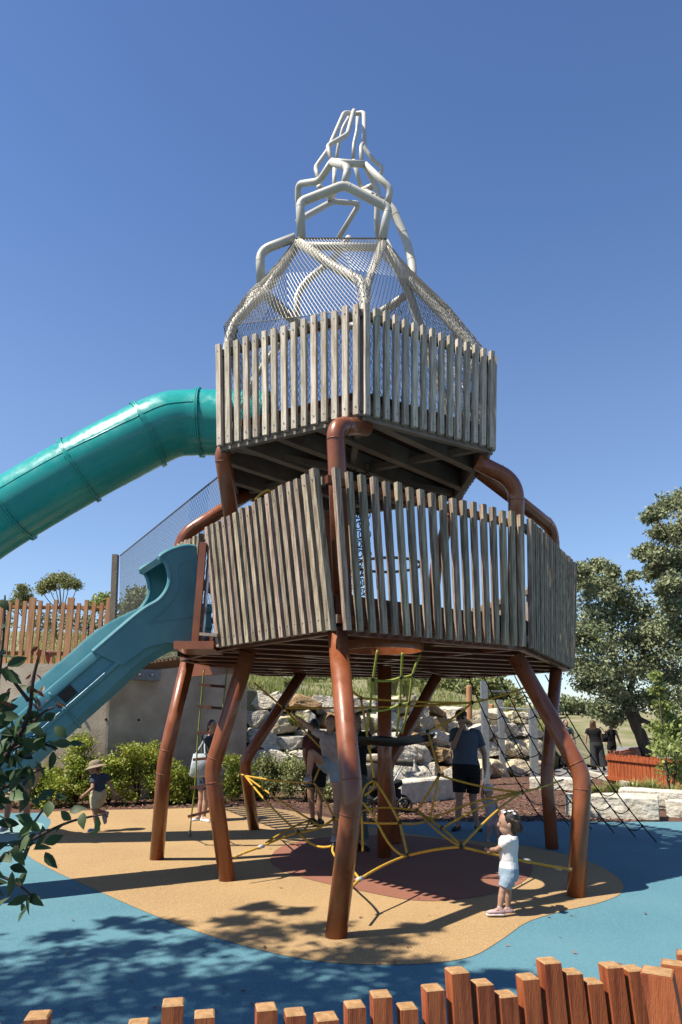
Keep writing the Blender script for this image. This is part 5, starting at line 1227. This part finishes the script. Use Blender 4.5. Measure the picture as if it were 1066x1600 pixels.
def hat(t, I, m, brim=.06, name='hat', full=True, lift=.045):
    c = MB(); hd, h, ti, sx, fx = I['hd'], I['hsz'], I['tilt'], I['sx'], I['fx']; o = hd + ti * lift * h - fx * .01 * h
    c.loft([(o, sx * .092 * h, fx * .104 * h), (o + ti * .05 * h, sx * .09 * h, fx * .102 * h), (o + ti * .085 * h, sx * .07 * h, fx * .08 * h), (o + ti * .10 * h, sx * .03 * h, fx * .035 * h)], 20)
    if full: c.loft([(o - ti * .03 * h, sx * (.092 + brim) * h, fx * (.104 + brim) * h), (o - ti * .022 * h, sx * (.094 + brim) * h, fx * (.106 + brim) * h), (o + ti * .012 * h, sx * .095 * h, fx * .107 * h)], 24)
    else: c.ell(o + fx * .12 * h, (.07 * h, .075 * h, .008 * h), I['ax'])
    c.build(name, m, t, smooth=True, auto=50)
# --- standing man
t, K, I = person('tall man in a navy T-shirt and black shorts standing with a hand on his mouth', tuple(G(730, 1297)), 10.4,
    dict(head=(721, 1123), neck=(724, 1138), pel=(729, 1203), sL=(709, 1144), sR=(746, 1146), eL=(708, 1168, -.12), wL=(721, 1137, -.24), eR=(757, 1178), wR=(758, 1202), kL=(718, 1248, -.03), kR=(739, 1249, .03), aL=(715, 1289), aR=(746, 1290), tL=(709, 1295, -.12), tR=(751, 1297, -.14)),
    1.0, (-.3, -1), ('cloth_slate', 'long'), ('cloth_black', 'shorts'), 'black_rubber', hair=('hair_grey', 'short'), wide=1.27, vox=.0065, leglen=.78, sleeve=.38, grip=(.8, .4))
hat(t, I, 'cloth_charcoal', full=False, name='cap', lift=.04)
c = MB(); 
for e in (-1, 1): c.ell(I['hd'] + I['fx'] * .088 + I['sx'] * .033 * e + I['tilt'] * .008, (.027, .01, .019), I['ax'])
c.build('sunglasses', 'black_plastic', t, smooth=True)
# --- blond child beside the man
t, K, I = person('small child in a pale pink top and white cap holding the standing man\'s hand', tuple(G(770, 1314)), 9.85,
    dict(head=(763, 1238), neck=(764, 1249), pel=(769, 1283), sL=(757, 1253), sR=(773, 1254), eL=(753, 1240), wL=(755, 1228), eR=(778, 1264, -.03), wR=(776, 1276, -.08), kL=(765, 1299), kR=(776, 1299), aL=(763, 1311), aR=(779, 1311)),
    .50, (-.25, -1), ('cloth_lilac', 'long'), ('cloth_pink', 'shorts'), 'cloth_pink', hair=('hair_blond', 'short'), hs=1.6, vox=.005, leglen=.5, sleeve=.2)
hat(t, I, 'cloth_white', full=False, name='cap', lift=.04)
# --- toddler
t, K, I = person('toddler girl in a white T-shirt, pale denim shorts and pink sneakers gripping the yellow rope', tuple(G(784, 1430)), 5.78,
    dict(head=(795, 1286), neck=(796, 1303), pel=(795, 1366), sL=(789, 1313, .11), sR=(795, 1314, -.11), eL=(780, 1327, .17), wL=(769, 1331, .27), eR=(777, 1327, -.04), wR=(763, 1328, .16), kL=(794, 1393, .05), kR=(785, 1394, -.06), aL=(794, 1419, .06), aR=(781, 1420, -.07), tL=(786, 1424, .06), tR=(768, 1426, -.07)),
    .55, (-1, .12), ('cloth_white', 'long'), ('cloth_denim', 'shorts'), 'cloth_pink', hair=('hair_dark', 'tails'), hs=1.62, vox=.0042, leglen=.72, sleeve=.36, wide=1.28, grip=(.9, .9))
r0 = random.Random(2); c = MB()
for k in range(9):
    a = I['hd'] + I['tilt'] * r0.uniform(.06, .115) * I['hsz'] + I['fx'] * r0.uniform(-.08, .05) * I['hsz'] + I['sx'] * r0.uniform(-.06, .09) * I['hsz']; dd = (a - I['hd']).normalized(); a = I['hd'] + dd * .125 * I['hsz']
    c = MB()
    for j in range(5):
        u = dd.orthogonal().normalized(); v = dd.cross(u); c.ell(a + (u * math.cos(j * 1.257) + v * math.sin(j * 1.257)) * .009, (.008, .008, .005), n=8, m=6)
    c.ell(a, .006, n=6, m=4); c.build('flower_clip', 'cloth_white', t, smooth=True)
# --- woman with tote
t, K, I = person('woman in a dark T-shirt with a pale tote bag standing by the rope ladder', tuple(G(314, 1283)), 11.55,
    dict(head=(332, 1135), neck=(330, 1147), pel=(322, 1212), sL=(320, 1152, .08), sR=(339, 1153, -.12), eL=(322, 1172, .1), wL=(334, 1178, -.1), eR=(338, 1174, -.2), wR=(345, 1166, -.3), kL=(315, 1248, .05), kR=(322, 1248, -.05), aL=(311, 1277, .06), aR=(318, 1278, -.06), tL=(301, 1281, -.02), tR=(325, 1282, -.14)),
    .93, (.75, -.7), ('cloth_charcoal', 'long'), ('cloth_navy', 'shorts'), 'cloth_white', hair=('hair_dark', 'pony'), vox=.008, leglen=.6, sleeve=.4)
bag = thing('tote_bag', 'pale blue-white cloth tote bag on the shoulder of the woman by the rope ladder', 'bag', tuple(P(311, 1214, 11.7)))
q = P(311, 1195, 11.68); c = MB(); c.loft([(q + Vector((0, 0, -.20)), Vector((.12, .02, 0)), Vector((0, .035, 0))), (q + Vector((0, 0, -.17)), Vector((.15, .03, 0)), Vector((0, .06, 0))), (q + Vector((.01, 0, 0)), Vector((.135, .03, 0)), Vector((0, .055, 0))), (q + Vector((.02, 0, .18)), Vector((.11, .03, 0)), Vector((0, .02, 0)))], 18); c.build('bag_body', 'cloth_tote', bag, smooth=True)
c = MB(); c.tube(smoothpath([q + Vector((-.06, 0, .17)), P(316, 1162, 11.8), P(322, 1150, 11.87), P(320, 1165, 11.75), q + Vector((.1, -.02, .17))], 6), .012, 6); c.build('strap', 'cloth_tote', bag, smooth=True)
# --- climbing child
person('child in pale T-shirt and denim shorts climbing the yellow ropes, one knee raised', tuple(P(523, 1320, 8.6)), 8.75,
    dict(head=(517, 1131), neck=(515, 1145), pel=(520, 1198), sL=(500, 1148), sR=(531, 1149), eL=(480, 1133), wL=(463, 1120), eR=(541, 1155, .1), wR=(548, 1140, .2), hL=(513, 1200), hR=(524, 1200), kL=(487, 1176, -.3), kR=(527, 1250, -.05), aL=(483, 1212, -.25), aR=(523, 1304, 0), tL=(476, 1219, -.4), tR=(520, 1312, -.15)),
    .80, (-.15, -1), ('cloth_print', 'long'), ('cloth_denim', 'shorts'), 'cloth_lilac', hair=('hair_brown', 'short'), hs=1.1, vox=.0065, leglen=.45, sleeve=.3, grip=(.9, .9))
# --- girl in black seen from behind
person('dark-haired girl in black with bare legs standing behind the climbing child', tuple(G(492, 1291)), 10.7,
    dict(head=(492, 1134), neck=(491, 1147), pel=(494, 1208), sL=(479, 1154), sR=(504, 1154), eL=(476, 1178, .05), wL=(480, 1198, .1), eR=(508, 1178), wR=(507, 1200), kL=(486, 1247), kR=(499, 1247), aL=(489, 1280), aR=(500, 1281)),
    .93, (.3, 1), ('cloth_maroon', 'long'), ('cloth_black', 'shorts'), 'black_rubber', skin='skin_mid', hair=('hair_dark', 'long'), vox=.009, leglen=.55, sleeve=.35)
# --- adult behind the front leg
person('dark-haired adult mostly hidden behind the front leg with one arm up to the rope', tuple(G(562, 1328)), 9.2,
    dict(head=(556, 1129), neck=(556, 1145), pel=(556, 1218), sL=(541, 1152), sR=(571, 1151), eL=(541, 1180), wL=(545, 1205), eR=(583, 1142), wR=(577, 1122, -.2), kL=(551, 1268), kR=(562, 1268), aL=(554, 1316), aR=(565, 1318), tL=(556, 1325, -.1), tR=(574, 1326, -.12)),
    .98, (.4, -1), ('cloth_black', 'long'), ('cloth_teal', 'trousers'), 'black_rubber', hair=('hair_dark', 'long'), vox=.009, leglen=1.85, sleeve=.35, grip=(.4, .9), wide=.92)
# --- running child
t, K, I = person('running child in a tan bucket hat, navy T-shirt and cream shorts on the tan surface', tuple(G(150, 1300)), 10.45,
    dict(head=(149, 1200), neck=(153, 1209), pel=(154, 1243), sL=(146, 1214, -.04), sR=(165, 1213, .06), eL=(145, 1231, -.12), wL=(133, 1241, -.16), eR=(172, 1225, .08), wR=(176, 1235, .05), kL=(149, 1270, -.05), kR=(148, 1266, .08), aL=(151, 1292, -.03), aR=(166, 1271, .12), tL=(143, 1297, -.1), tR=(168, 1280, .12)),
    .72, (-.9, -.2), ('cloth_navy', 'long'), ('cloth_cream', 'shorts'), 'cloth_lilac', hair=('hair_brown', 'short'), hs=1.3, vox=.006, leglen=.75, sleeve=.35, skin='skin_mid')
hat(t, I, 'cloth_tan', .075, 'bucket_hat', lift=.03)
# --- bending adult at left
t, K, I = person('adult in khaki shorts and white sneakers bending forward behind the dark leaves', tuple(G(25, 1302)), 10.4,
    dict(head=(48, 1196, -.45), neck=(40, 1193, -.3), pel=(27, 1212, .1), sL=(25, 1192, -.22), sR=(54, 1192, -.22), eL=(18, 1202, -.3), wL=(16, 1220, -.3), eR=(62, 1202, -.3), wR=(56, 1222, -.3), kL=(14, 1250, -.15), kR=(40, 1250, -.15), aL=(9, 1289), aR=(44, 1285), tL=(4, 1300, -.12), tR=(52, 1293, -.12)),
    .98, (.35, -1), ('cloth_tan', 'long'), ('cloth_khaki', 'shorts'), 'cloth_lilac', hair=('hair_dark', 'short'), vox=.009, leglen=.62, sleeve=.35)
hat(t, I, 'cloth_black', full=False, name='cap', lift=.04)
# --- walkers far right
t, K, I = person('dark-haired walker in a teal-grey shirt facing the camera on the path', tuple(G(884, 1202)), 24.6,
    dict(head=(884, 1130), neck=(884, 1136), pel=(884, 1165), sL=(876, 1139), sR=(892, 1139), eL=(874, 1150), wL=(874, 1160), eR=(896, 1150), wR=(899, 1159), kL=(881, 1182), kR=(887, 1182), aL=(881, 1198), aR=(888, 1199)),
    1.0, (.1, -1), ('cloth_teal', 'long'), ('cloth_black', 'trousers'), 'black_rubber', hair=('hair_dark', 'long'), vox=.012, leglen=1.8, sleeve=.4)
t, K, I = person('woman with long brown hair, black top and wide dark trousers walking away on the path', tuple(G(936, 1205)), 24.2,
    dict(head=(926, 1131), neck=(927, 1138), pel=(932, 1164), sL=(918, 1141), sR=(936, 1141), eL=(916, 1152), wL=(915, 1163), eR=(940, 1150), wR=(941, 1158), kL=(928, 1182), kR=(940, 1182), aL=(930, 1199), aR=(944, 1200), tL=(926, 1202, .1), tR=(946, 1204, .1)),
    1.02, (.25, 1), ('cloth_black', 'long'), ('cloth_dress', 'wide_trousers'), 'black_rubber', hair=('hair_brown', 'long'), vox=.012, leglen=1.86, sleeve=.3, wide=1.25)
hb = thing('handbag', 'black handbag on the arm of the woman in wide dark trousers', 'bag', tuple(P(944, 1158, 24.1)))
q = P(944, 1152, 24.05); c = MB(); c.loft([(q - Vector((0, 0, .16)), Vector((.14, 0, 0)), Vector((0, .05, 0))), (q, Vector((.15, 0, 0)), Vector((0, .07, 0))), (q + Vector((0, 0, .12)), Vector((.12, 0, 0)), Vector((0, .03, 0)))], 14); c.build('bag_body', 'cloth_black', hb, smooth=True)
c = MB(); c.tube(smoothpath([q + Vector((-.1, 0, .1)), q + Vector((-.12, 0, .35)), q + Vector((.08, 0, .1))], 6), .012, 6); c.build('strap', 'cloth_black', hb, smooth=True)
person('woman with blond hair in a black strapless playsuit walking away behind the picket enclosure', tuple(G(956, 1204)), 24.4,
    dict(head=(954, 1131), neck=(955, 1139), pel=(956, 1164), sL=(948, 1142), sR=(962, 1142), eL=(946, 1152), wL=(946, 1160), eR=(966, 1153), wR=(970, 1163), kL=(953, 1184), kR=(959, 1184), aL=(953, 1200), aR=(960, 1200)),
    .96, (.25, 1), ('cloth_black', 'long', 'playsuit_top'), ('cloth_black', 'shorts'), 'cloth_white', hair=('hair_blond', 'pony'), vox=.012, leglen=.35, tanktop=True, wide=.92)
